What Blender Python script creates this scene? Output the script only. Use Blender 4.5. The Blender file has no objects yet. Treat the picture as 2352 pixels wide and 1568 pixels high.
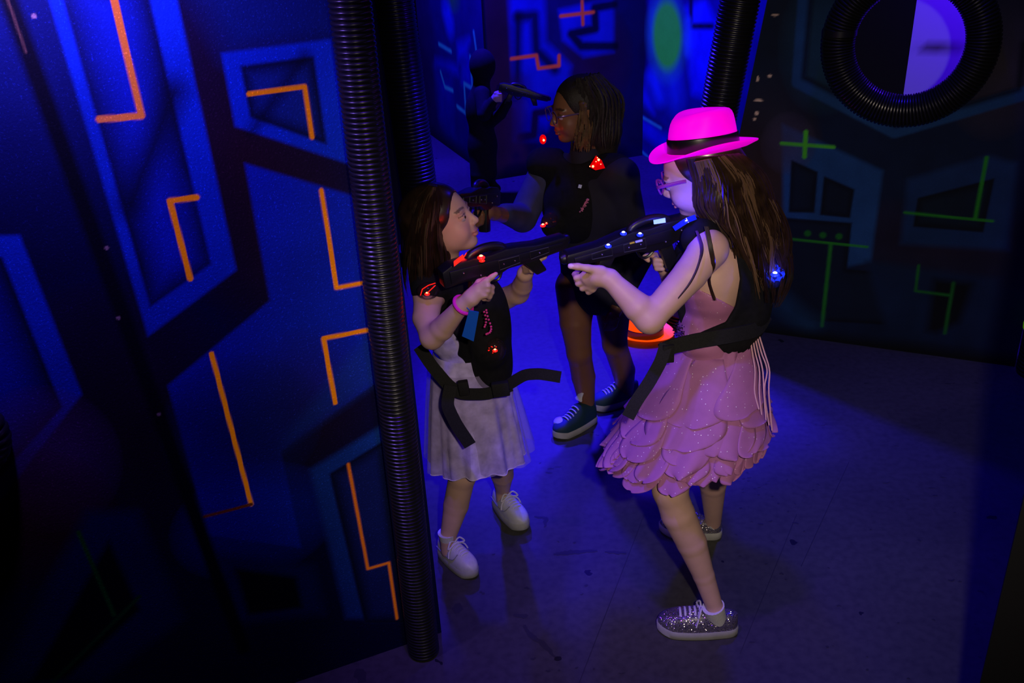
import bpy, bmesh, math, random
import numpy as np
from mathutils import Vector, Matrix
from math import sin, cos, pi, radians, sqrt

random.seed(7); np.random.seed(7)
SC = bpy.context.scene
COL = SC.collection

# ------------------------------------------------------------------ camera
F_PX = 2200.0; TH = radians(27.0); RO = radians(3.2); CH = 2.1
FW = np.array([0, cos(TH), -sin(TH)]); _u0 = np.array([0, sin(TH), cos(TH)]); _r0 = np.array([1.0, 0, 0])
UPV = cos(RO)*_u0 + sin(RO)*_r0; RTV = cos(RO)*_r0 - sin(RO)*_u0
CAMO = np.array([0, 0, CH])
cam_d = bpy.data.cameras.new('camera'); cam = bpy.data.objects.new('camera', cam_d); COL.objects.link(cam)
cam_d.sensor_width = 36.0; cam_d.lens = 36.0*F_PX/2352.0; cam_d.clip_start = 0.02; cam_d.clip_end = 60
cam.matrix_world = Matrix(((RTV[0], UPV[0], -FW[0], 0), (RTV[1], UPV[1], -FW[1], 0), (RTV[2], UPV[2], -FW[2], CH), (0, 0, 0, 1)))
SC.camera = cam
SC.view_settings.view_transform = 'Standard'; SC.view_settings.look = 'None'
SC.view_settings.gamma = 1; SC.view_settings.use_curve_mapping = False
SC.view_settings.exposure = 0.0

# ------------------------------------------------------------------ world and lights
w = bpy.data.worlds.new('world'); SC.world = w; w.use_nodes = True
w.node_tree.nodes['Background'].inputs[0].default_value = (0.1, 0.1, 1, 1)
w.node_tree.nodes['Background'].inputs[1].default_value = 0.004

def look(o, target):
    d = Vector(target) - o.location
    o.rotation_euler = d.to_track_quat('-Z', 'Y').to_euler()

def lamp(name, kind, loc, target, col, energy, size=0.1, spot=60, blend=0.5):
    l = bpy.data.lights.new(name, kind); o = bpy.data.objects.new(name, l); COL.objects.link(o)
    o.location = loc; look(o, target); l.color = col; l.energy = energy
    if kind == 'AREA': l.size = size
    else: l.shadow_soft_size = size
    if kind == 'SPOT': l.spot_size = radians(spot); l.spot_blend = blend
    return o

BLUE = (0.02, 0.006, 1.0)
# the photographer's flash, just beside the lens
lamp('camera_flash', 'SPOT', (0.20, -0.02, 2.22), (0.62, 2.3, 0.98), (1.0, 0.83, 0.66), 128, 0.03, 63, 1.0)
# ultraviolet tubes under the ceiling
lamp('blacklight_left', 'SPOT', (-0.84, 1.66, 2.20), (-0.80, 1.98, 1.83), (0.80, 0.42, 3.0), 17, 0.04, 130, 1.0)
lamp('blacklight_back', 'SPOT', (0.65, 5.2, 2.9), (0.42, 4.55, 0.0), BLUE, 1900, 0.10, 58, 0.45)
lamp('blacklight_side', 'SPOT', (-0.42, 4.0, 2.9), (-0.25, 3.05, 0.0), BLUE, 330, 0.06, 34, 0.6)
lamp('blacklight_front', 'SPOT', (-0.12, 1.66, 2.78), (0.10, 2.06, 0.8), (0.13, 0.02, 1.0), 125, 0.05, 38, 0.9)
lamp('blacklight_right', 'SPOT', (1.35, 3.6, 2.9), (1.15, 2.5, 0.0), BLUE, 140, 0.10, 80, 0.9)
lamp('blacklight_far', 'SPOT', (-0.45, 6.3, 2.95), (-0.2, 6.9, 0.0), BLUE, 1700, 0.1, 140, 0.4)

# ------------------------------------------------------------------ pixel helpers (a photo point to a place in the room)
def ray(x, y): return FW + (x-1176)/F_PX*RTV - (y-784)/F_PX*UPV
def G(x, y, z=0.0):
    d = ray(x, y); return CAMO + (z-CH)/d[2]*d
def V(x, y, Y):
    d = ray(x, y); return CAMO + Y/d[1]*d
def P(x, y, p0, n):
    d = ray(x, y); return CAMO + np.dot(np.array(p0)-CAMO, n)/np.dot(d, n)*d
def npa(v): return np.array(v, dtype=float)
def unit(v): v = npa(v); return v/np.linalg.norm(v)

# ------------------------------------------------------------------ materials
MATS = {}
def mat(name, col=(0.5, 0.5, 0.5), rough=0.6, metal=0.0, emit=None, estr=0.0, spec=0.5, attr=None, alpha=1.0,
        trans=0.0, sss=0.0, noise=None, bump=None, glitter=None, coat=0.0, speck=None, aniso=0.0, glowing=False):
    if name in MATS: return MATS[name]
    m = bpy.data.materials.new(name); m.use_nodes = True; nt = m.node_tree; N = nt.nodes; L = nt.links
    b = N['Principled BSDF']
    b.inputs['Base Color'].default_value = (*col, 1); b.inputs['Roughness'].default_value = rough
    b.inputs['Metallic'].default_value = metal; b.inputs['Specular IOR Level'].default_value = spec
    b.inputs['Alpha'].default_value = alpha; b.inputs['Transmission Weight'].default_value = trans
    b.inputs['Coat Weight'].default_value = coat
    if sss: b.inputs['Subsurface Weight'].default_value = sss; b.inputs['Subsurface Radius'].default_value = (0.012, 0.005, 0.003); b.inputs['Subsurface Scale'].default_value = 0.5
    if emit: b.inputs['Emission Color'].default_value = (*emit, 1); b.inputs['Emission Strength'].default_value = estr
    src = None
    tc = N.new('ShaderNodeTexCoord')
    if attr:
        a = N.new('ShaderNodeAttribute'); a.attribute_name = attr; src = a.outputs['Color']
        if glowing: L.new(a.outputs['Color'], b.inputs['Emission Color']); L.new(a.outputs['Alpha'], b.inputs['Emission Strength'])
    if noise:   # (scale, strength): multiplies colour by 1 +- strength
        nz = N.new('ShaderNodeTexNoise'); nz.inputs['Scale'].default_value = noise[0]; nz.inputs['Detail'].default_value = 6
        L.new(tc.outputs['Object'], nz.inputs['Vector'])
        mr = N.new('ShaderNodeMapRange'); mr.inputs['From Min'].default_value = 0.3; mr.inputs['From Max'].default_value = 0.7
        mr.inputs['To Min'].default_value = 1-noise[1]; mr.inputs['To Max'].default_value = 1+noise[1]
        L.new(nz.outputs['Fac'], mr.inputs['Value'])
        mx = N.new('ShaderNodeVectorMath'); mx.operation = 'SCALE'
        if src: L.new(src, mx.inputs[0])
        else: mx.inputs[0].default_value = col
        L.new(mr.outputs['Result'], mx.inputs['Scale']); src = mx.outputs[0]
    if speck:   # (scale, threshold, gain): light speckle of sprayed paint
        nz = N.new('ShaderNodeTexNoise'); nz.inputs['Scale'].default_value = speck[0]; nz.inputs['Detail'].default_value = 2
        L.new(tc.outputs['Object'], nz.inputs['Vector'])
        mr = N.new('ShaderNodeMapRange'); mr.inputs['From Min'].default_value = speck[1]; mr.inputs['From Max'].default_value = speck[1]+0.2
        mr.inputs['To Min'].default_value = 1; mr.inputs['To Max'].default_value = speck[2]
        L.new(nz.outputs['Fac'], mr.inputs['Value'])
        mx = N.new('ShaderNodeVectorMath'); mx.operation = 'SCALE'
        L.new(src, mx.inputs[0]); L.new(mr.outputs['Result'], mx.inputs['Scale']); src = mx.outputs[0]
    if src: L.new(src, b.inputs['Base Color'])
    if bump:
        nz = N.new('ShaderNodeTexNoise'); nz.inputs['Scale'].default_value = bump[0]; nz.inputs['Detail'].default_value = 4
        L.new(tc.outputs['Object'], nz.inputs['Vector'])
        bp = N.new('ShaderNodeBump'); bp.inputs['Strength'].default_value = bump[1]; bp.inputs['Distance'].default_value = 0.003
        L.new(nz.outputs['Fac'], bp.inputs['Height']); L.new(bp.outputs['Normal'], b.inputs['Normal'])
    if glitter:  # (scale, radius, colour): tiny rhinestones / sequins
        vo = N.new('ShaderNodeTexVoronoi'); vo.inputs['Scale'].default_value = glitter[0]
        L.new(tc.outputs['Object'], vo.inputs['Vector'])
        lt = N.new('ShaderNodeMath'); lt.operation = 'LESS_THAN'; lt.inputs[1].default_value = glitter[1]
        L.new(vo.outputs['Distance'], lt.inputs[0])
        sep = N.new('ShaderNodeSeparateColor'); L.new(vo.outputs['Color'], sep.inputs[0])
        g2 = N.new('ShaderNodeMath'); g2.operation = 'GREATER_THAN'; g2.inputs[1].default_value = glitter[3]
        L.new(sep.outputs[0], g2.inputs[0])
        mu = N.new('ShaderNodeMath'); mu.operation = 'MULTIPLY'; L.new(lt.outputs[0], mu.inputs[0]); L.new(g2.outputs[0], mu.inputs[1])
        mc = N.new('ShaderNodeMix'); mc.data_type = 'RGBA'
        L.new(mu.outputs[0], mc.inputs['Factor'])
        if src: L.new(src, mc.inputs[6])
        else: mc.inputs[6].default_value = (*col, 1)
        mc.inputs[7].default_value = (*glitter[2], 1)
        L.new(mc.outputs[2], b.inputs['Base Color'])
        
        if len(glitter) < 6: L.new(mu.outputs[0], b.inputs['Metallic'])
        mr = N.new('ShaderNodeMapRange'); mr.inputs['To Min'].default_value = rough; mr.inputs['To Max'].default_value = 0.25
        L.new(mu.outputs[0], mr.inputs['Value']); L.new(mr.outputs['Result'], b.inputs['Roughness'])
        va = N.new('ShaderNodeVectorMath'); va.operation = 'SUBTRACT'; L.new(vo.outputs['Color'], va.inputs[0]); va.inputs[1].default_value = (0.5, 0.5, 0.5)
        vs = N.new('ShaderNodeVectorMath'); vs.operation = 'SCALE'; L.new(va.outputs[0], vs.inputs[0])
        sc = N.new('ShaderNodeMath'); sc.operation = 'MULTIPLY'; sc.inputs[1].default_value = glitter[4]; L.new(mu.outputs[0], sc.inputs[0]); L.new(sc.outputs[0], vs.inputs['Scale'])
        ge = N.new('ShaderNodeNewGeometry'); ad = N.new('ShaderNodeVectorMath'); L.new(ge.outputs['Normal'], ad.inputs[0]); L.new(vs.outputs[0], ad.inputs[1])
        no = N.new('ShaderNodeVectorMath'); no.operation = 'NORMALIZE'; L.new(ad.outputs[0], no.inputs[0]); L.new(no.outputs[0], b.inputs['Normal'])
    MATS[name] = m
    return m

M_black = mat('black_cloth', (0.006, 0.006, 0.008), 0.9, spec=0.2, noise=(60, 0.3))
M_web = mat('black_webbing', (0.008, 0.008, 0.009), 0.8, spec=0.3, noise=(300, 0.4))
M_plast = mat('black_plastic', (0.006, 0.006, 0.008), 0.38, spec=0.5)
M_tube = mat('black_corrugated_plastic', (0.010, 0.010, 0.011), 0.30, spec=0.5)
M_paint = mat('sprayed_wall_paint', rough=0.75, attr='col', spec=0.12, noise=(5, 0.15), speck=(260, 0.60, 3.0), bump=(180, 0.25), glowing=True)
M_paint2 = mat('sprayed_wall_paint_far', rough=0.8, attr='col', spec=0.2, noise=(6, 0.2), speck=(200, 0.6, 1.5), glowing=True)
M_wblack = mat('black_painted_board', (0.006, 0.006, 0.008), 0.8, spec=0.2)
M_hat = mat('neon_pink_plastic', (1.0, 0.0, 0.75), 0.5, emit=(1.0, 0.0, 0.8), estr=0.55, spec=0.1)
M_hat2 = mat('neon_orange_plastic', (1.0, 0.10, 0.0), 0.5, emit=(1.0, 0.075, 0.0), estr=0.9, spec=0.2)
M_band = mat('black_satin_ribbon', (0.004, 0.004, 0.004), 0.26, spec=1.0)
def led(name, c, s): return mat(name, c, 0.3, emit=c, estr=s)
M_led_r = led('red_led', (1.0, 0.10, 0.04), 14); M_led_rs = led('red_led_soft', (1.0, 0.01, 0.005), 1.6)
M_led_b = led('blue_led', (0.25, 0.3, 1.0), 14); M_led_bs = led('blue_led_soft', (0.01, 0.03, 1.0), 1.2)
M_dome = mat('smoked_dome', (0.03, 0.02, 0.02), 0.08, alpha=0.45, spec=0.8)
M_domeb = mat('blue_dome', (0.02, 0.03, 0.25), 0.08, alpha=0.45, spec=0.8)

# ------------------------------------------------------------------ mesh helpers
def mesh_np(name, verts, faces, m=None, parent=None, smooth=True, col=None, mats=None, midx=None):
    me = bpy.data.meshes.new(name)
    verts = np.asarray(verts, dtype=np.float32)
    if isinstance(faces, np.ndarray):
        n = faces.shape[1]; nf = len(faces)
        me.vertices.add(len(verts)); me.vertices.foreach_set('co', verts.ravel())
        me.loops.add(nf*n); me.loops.foreach_set('vertex_index', faces.astype(np.int32).ravel())
        me.polygons.add(nf); me.polygons.foreach_set('loop_start', (np.arange(nf)*n).astype(np.int32))
        me.update(calc_edges=True)
    else:
        me.from_pydata(verts.tolist(), [], [list(f) for f in faces])
    if smooth: me.polygons.foreach_set('use_smooth', [True]*len(me.polygons))
    if col is not None:
        a = me.color_attributes.new('col', 'FLOAT_COLOR', 'POINT')
        c = np.ones((len(verts), 4), dtype=np.float32); c[:, :col.shape[1]] = col; a.data.foreach_set('color', c.ravel())
    for mm in (mats or ([m] if m else [])): me.materials.append(mm)
    if midx is not None: me.polygons.foreach_set('material_index', np.asarray(midx, dtype=np.int32))
    me.update()
    o = bpy.data.objects.new(name, me); COL.objects.link(o)
    if parent: o.parent = parent; o.matrix_parent_inverse = Matrix.Translation(parent.location).inverted() if parent.type == 'EMPTY' else parent.matrix_world.inverted()
    return o

class MB:
    """collects pieces of ONE mesh"""
    def __init__(s): s.v = []; s.f = []; s.mi = []; s.n = 0
    def add(s, v, f, mi=0):
        v = [tuple(map(float, p)) for p in v]; s.v += v; s.f += [tuple(int(i)+s.n for i in q) for q in f]; s.mi += [mi]*len(f); s.n += len(v)
    def box(s, c, size, R=None, mi=0, bev=0.0):
        bm = bmesh.new(); bmesh.ops.create_cube(bm, size=1.0)
        for vv in bm.verts: vv.co = Vector((vv.co.x*size[0], vv.co.y*size[1], vv.co.z*size[2]))
        if bev > 0: bmesh.ops.bevel(bm, geom=bm.edges[:], offset=bev, segments=2, affect='EDGES', profile=0.6)
        s.bm(bm, c, R, mi)
    def bm(s, bm, c=(0, 0, 0), R=None, mi=0):
        bm.verts.ensure_lookup_table(); R = np.eye(3) if R is None else np.array(R); c = npa(c)
        v = [R @ npa(vv.co) + c for vv in bm.verts]; bm.verts.index_update()
        s.add(v, [[q.index for q in f.verts] for f in bm.faces], mi); bm.free()
    def ball(s, c, r, R=None, mi=0, seg=16, ring=10):
        r = (r, r, r) if np.isscalar(r) else r
        bm = bmesh.new(); bmesh.ops.create_uvsphere(bm, u_segments=seg, v_segments=ring, radius=1)
        for vv in bm.verts: vv.co = Vector((vv.co.x*r[0], vv.co.y*r[1], vv.co.z*r[2]))
        s.bm(bm, c, R, mi)
    def tube(s, pts, rad, n=8, cap=True, mi=0, flat=1.0, closed=False):
        pts = np.array(pts, float); k = len(pts)
        rad = np.full(k, rad) if np.isscalar(rad) else np.array(rad)
        tan = np.gradient(pts, axis=0)
        if closed: tan = np.roll(pts, -1, 0)-np.roll(pts, 1, 0)
        tan /= np.linalg.norm(tan, axis=1)[:, None]+1e-12
        ref = npa([0, 0, 1.0]) if abs(tan[0][2]) < 0.9 else npa([1.0, 0, 0])
        u = np.cross(tan[0], ref); u /= np.linalg.norm(u); V_ = []
        for i in range(k):
            u = u - tan[i]*np.dot(u, tan[i]); u /= np.linalg.norm(u); w_ = np.cross(tan[i], u)
            for j in range(n):
                a = 2*pi*j/n; V_.append(pts[i]+rad[i]*(cos(a)*u+flat*sin(a)*w_))
        F_ = []
        for i in range(k if closed else k-1):
            i2 = (i+1) % k
            for j in range(n): F_.append((i*n+j, i*n+(j+1) % n, i2*n+(j+1) % n, i2*n+j))
        if cap and not closed: F_.append(tuple(range(n))[::-1]); F_.append(tuple((k-1)*n+j for j in range(n)))
        s.add(V_, F_, mi)
    def ribbon(s, pts, wid, nrm, th=0.003, mi=0):
        pts = np.array(pts, float); k = len(pts)
        pts2 = []
        for i in range(k-1):
            for t in np.linspace(0, 1, 6, endpoint=False): pts2.append(pts[i]*(1-t)+pts[i+1]*t)
        pts2.append(pts[-1]); pts = np.array(pts2); k = len(pts)
        sm = pts.copy()
        for _ in range(3): sm[1:-1] = (sm[:-2]+2*sm[1:-1]+sm[2:])/4
        pts = sm; tan = np.gradient(pts, axis=0); tan /= np.linalg.norm(tan, axis=1)[:, None]
        nrm = npa(nrm); nr = np.tile(nrm, (k, 1)) if nrm.ndim == 1 else nrm
        if len(nr) != k: nr = np.array([nr[0]*(1-t)+nr[-1]*t for t in np.linspace(0, 1, k)])
        V_ = []
        for i in range(k):
            n_ = nr[i]-tan[i]*np.dot(nr[i], tan[i]); n_ /= np.linalg.norm(n_); b = np.cross(tan[i], n_)
            for sx, sy in ((-1, -1), (1, -1), (1, 1), (-1, 1)): V_.append(pts[i]+b*wid/2*sx+n_*th/2*sy)
        F_ = [(i*4+j, i*4+(j+1) % 4, i*4+4+(j+1) % 4, i*4+4+j) for i in range(k-1) for j in range(4)]
        F_ += [(3, 2, 1, 0), tuple((k-1)*4+j for j in range(4))]
        s.add(V_, F_, mi)
    def build(s, name, m, parent=None, smooth=True, mats=None):
        o = mesh_np(name, s.v, s.f, m, parent, smooth, mats=mats, midx=s.mi if mats else None)
        bm = bmesh.new(); bm.from_mesh(o.data); bmesh.ops.recalc_face_normals(bm, faces=bm.faces[:]); bm.to_mesh(o.data); bm.free()
        if smooth:
            try: o.data.set_sharp_from_angle(angle=radians(40))
            except Exception: pass
        return o

def empty(name, loc, label=None, cat=None, group=None):
    o = bpy.data.objects.new(name, None); COL.objects.link(o); o.location = [float(a) for a in loc]; o.empty_display_size = 0.1
    if label: o['label'] = label
    if cat: o['category'] = cat
    if group: o['group'] = group
    return o
def tag(o, label=None, cat=None, group=None, kind=None):
    if label: o['label'] = label
    if cat: o['category'] = cat
    if group: o['group'] = group
    if kind: o['kind'] = kind
    return o

# ------------------------------------------------------------------ signed-distance modelling for bodies
class SDF:
    def __init__(s, lo, hi, res=0.003):
        s.lo = npa(lo); s.res = res; s.dim = np.ceil((npa(hi)-s.lo)/res).astype(int)+1
        s.F = np.full(s.dim, 0.5, dtype=np.float32)
    def _win(s, lo, hi, m):
        a = np.clip(np.floor((lo-m-s.lo)/s.res).astype(int), 0, s.dim-1); b = np.clip(np.ceil((hi+m-s.lo)/s.res).astype(int)+1, 1, s.dim)
        if np.any(b <= a): return None
        g = [(s.lo[i]+np.arange(a[i], b[i])*s.res).astype(np.float32) for i in range(3)]
        X, Y, Z = np.meshgrid(*g, indexing='ij', sparse=True)
        return (slice(a[0], b[0]), slice(a[1], b[1]), slice(a[2], b[2])), X, Y, Z
    def _put(s, sl, d, k, op):
        F = s.F[sl]
        if op == 'sub': F2, D = -F, d
        else: F2, D = F, d
        if k > 0:
            h = np.clip(0.5+0.5*(F2-D)/k, 0, 1); R = F2*(1-h)+D*h-k*h*(1-h)
        else: R = np.minimum(F2, D)
        s.F[sl] = -R if op == 'sub' else R
    def cone(s, a, b, r1, r2, k=0.02, op='add'):
        a, b = npa(a), npa(b); r = max(r1, r2)
        wn = s._win(np.minimum(a, b)-r, np.maximum(a, b)+r, k+3*s.res)
        if wn is None: return
        sl, X, Y, Z = wn; ba = b-a; L2 = max(ba@ba, 1e-9)
        t = np.clip(((X-a[0])*ba[0]+(Y-a[1])*ba[1]+(Z-a[2])*ba[2])/L2, 0, 1)
        d = np.sqrt((X-a[0]-t*ba[0])**2+(Y-a[1]-t*ba[1])**2+(Z-a[2]-t*ba[2])**2)-(r1+(r2-r1)*t)
        s._put(sl, d, k, op)
    def chain(s, pts, rs, k=0.012):
        for i in range(len(pts)-1): s.cone(pts[i], pts[i+1], rs[i], rs[i+1], k if i == 0 else min(k, .005))
    def ell(s, c, r, R=None, k=0.02, op='add'):
        c, r = npa(c), npa(r); R = np.eye(3) if R is None else np.array(R)
        e = np.sqrt(((R*r[None, :])**2).sum(1))
        wn = s._win(c-e, c+e, k+3*s.res)
        if wn is None: return
        sl, X, Y, Z = wn; X = X-c[0]; Y = Y-c[1]; Z = Z-c[2]
        q = [R[0, i]*X+R[1, i]*Y+R[2, i]*Z for i in range(3)]
        k0 = np.sqrt((q[0]/r[0])**2+(q[1]/r[1])**2+(q[2]/r[2])**2)
        k1 = np.sqrt((q[0]/r[0]**2)**2+(q[1]/r[1]**2)**2+(q[2]/r[2]**2)**2)+1e-6
        s._put(sl, (k0*(k0-1)/k1).astype(np.float32), k, op)
    def prism(s, front, back, k=0.006):     # take out the block between two matching outlines
        g = [s.lo[i]+np.arange(s.dim[i])*s.res for i in range(3)]
        X, Y, Z = np.meshgrid(*g, indexing='ij', sparse=True); cen = (np.mean(front, 0)+np.mean(back, 0))/2; D = None; n_ = len(front)
        pl = [(front[i], np.cross(front[(i+1) % n_]-front[i], back[i]-front[i])) for i in range(n_)]
        pl += [(np.mean(front, 0), np.cross(front[1]-front[0], front[2]-front[0])), (np.mean(back, 0), np.cross(back[1]-back[0], back[2]-back[0]))]
        for p, m_ in pl:
            m_ = unit(m_); m_ = m_ if np.dot(m_, cen-p) < 0 else -m_
            d = ((X-p[0])*m_[0]+(Y-p[1])*m_[1]+(Z-p[2])*m_[2]).astype(np.float32); D = d if D is None else np.maximum(D, d)
        s._put((slice(None),)*3, D, k, 'sub')
    def cut(s, p, n):      # keep the side opposite to n
        n = unit(n); p = npa(p); g = [s.lo[i]+np.arange(s.dim[i])*s.res for i in range(3)]
        X, Y, Z = np.meshgrid(*g, indexing='ij', sparse=True)
        d = ((X-p[0])*n[0]+(Y-p[1])*n[1]+(Z-p[2])*n[2]).astype(np.float32)
        s.F = np.maximum(s.F, d)
    def mesh(s):
        F = s.F; F[0] = F[-1] = 0.5; F[:, 0] = F[:, -1] = 0.5; F[:, :, 0] = F[:, :, -1] = 0.5
        I = F < 0; cnt = np.zeros(tuple(d-1 for d in F.shape), np.int8)
        for a in (0, 1):
            for b in (0, 1):
                for c in (0, 1): cnt += I[a:F.shape[0]-1+a, b:F.shape[1]-1+b, c:F.shape[2]-1+c]
        act = (cnt > 0) & (cnt < 8); idx = np.argwhere(act); n = len(idx)
        vid = np.full(cnt.shape, -1, np.int32); vid[act] = np.arange(n)
        acc = np.zeros((n, 3)); w_ = np.zeros(n)
        cs = [(a, b, c) for a in (0, 1) for b in (0, 1) for c in (0, 1)]
        for p in cs:
            for ax in range(3):
                if p[ax] == 1: continue
                q = list(p); q[ax] = 1
                f0 = F[idx[:, 0]+p[0], idx[:, 1]+p[1], idx[:, 2]+p[2]]; f1 = F[idx[:, 0]+q[0], idx[:, 1]+q[1], idx[:, 2]+q[2]]
                m_ = (f0 < 0) != (f1 < 0); t = np.where(m_, f0/(f0-f1+1e-12), 0)
                e = np.tile(np.array(p, float), (n, 1)); e[:, ax] = t
                acc[m_] += e[m_]; w_[m_] += 1
        vs = s.lo+(idx+acc/w_[:, None])*s.res
        faces = []
        for ax in range(3):
            o1, o2 = (ax+1) % 3, (ax+2) % 3
            sl0 = [slice(1, -1)]*3; sl0[ax] = slice(0, -1); sl1 = [slice(1, -1)]*3; sl1[ax] = slice(1, None)
            A = I[tuple(sl0)]; B = I[tuple(sl1)]; e = np.argwhere(A != B); ins = A[e[:, 0], e[:, 1], e[:, 2]]
            base = e.copy(); base[:, o1] += 1; base[:, o2] += 1
            def g(d1, d2):
                b_ = base.copy(); b_[:, o1] -= d1; b_[:, o2] -= d2; return vid[b_[:, 0], b_[:, 1], b_[:, 2]]
            q = np.stack([g(1, 1), g(0, 1), g(0, 0), g(1, 0)], 1)
            q[~ins] = q[~ins][:, ::-1]; faces.append(q)
        fs = np.concatenate(faces); fs = fs[(fs >= 0).all(1)]
        # light Laplacian smoothing against grid steps
        ea = np.concatenate([fs[:, [0, 1]], fs[:, [1, 2]], fs[:, [2, 3]], fs[:, [3, 0]]])
        for _ in range(2):
            sm = np.zeros_like(vs); c_ = np.zeros(n)
            for i in range(3): sm[:, i] = np.bincount(ea[:, 0], vs[ea[:, 1], i], n)+np.bincount(ea[:, 1], vs[ea[:, 0], i], n)
            c_ = np.bincount(ea[:, 0], minlength=n)+np.bincount(ea[:, 1], minlength=n)
            vs = vs*0.5+0.5*sm/np.maximum(c_, 1)[:, None]
        return vs, fs

# ------------------------------------------------------------------ painted walls
def poly_sd(S, T, pts):
    pts = npa(pts); d = np.full(S.shape, 1e9); ins = np.zeros(S.shape, bool); n = len(pts)
    for i in range(n):
        a = pts[i]; b = pts[(i+1) % n]; e = b-a
        wx = S-a[0]; wy = T-a[1]; t = np.clip((wx*e[0]+wy*e[1])/(e@e+1e-12), 0, 1)
        d = np.minimum(d, (wx-e[0]*t)**2+(wy-e[1]*t)**2)
        c = ((a[1] <= T) & (b[1] > T)) | ((b[1] <= T) & (a[1] > T))
        xs = a[0]+(T-a[1])/(b[1]-a[1]+1e-12)*(b[0]-a[0]); ins ^= c & (S < xs)
    d = np.sqrt(d); return np.where(ins, -d, d)
def line_d(S, T, pts):
    pts = npa(pts); d = np.full(S.shape, 1e9)
    for i in range(len(pts)-1):
        a = pts[i]; b = pts[i+1]; e = b-a; wx = S-a[0]; wy = T-a[1]; t = np.clip((wx*e[0]+wy*e[1])/(e@e+1e-12), 0, 1)
        d = np.minimum(d, (wx-e[0]*t)**2+(wy-e[1]*t)**2)
    return np.sqrt(d)

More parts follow.
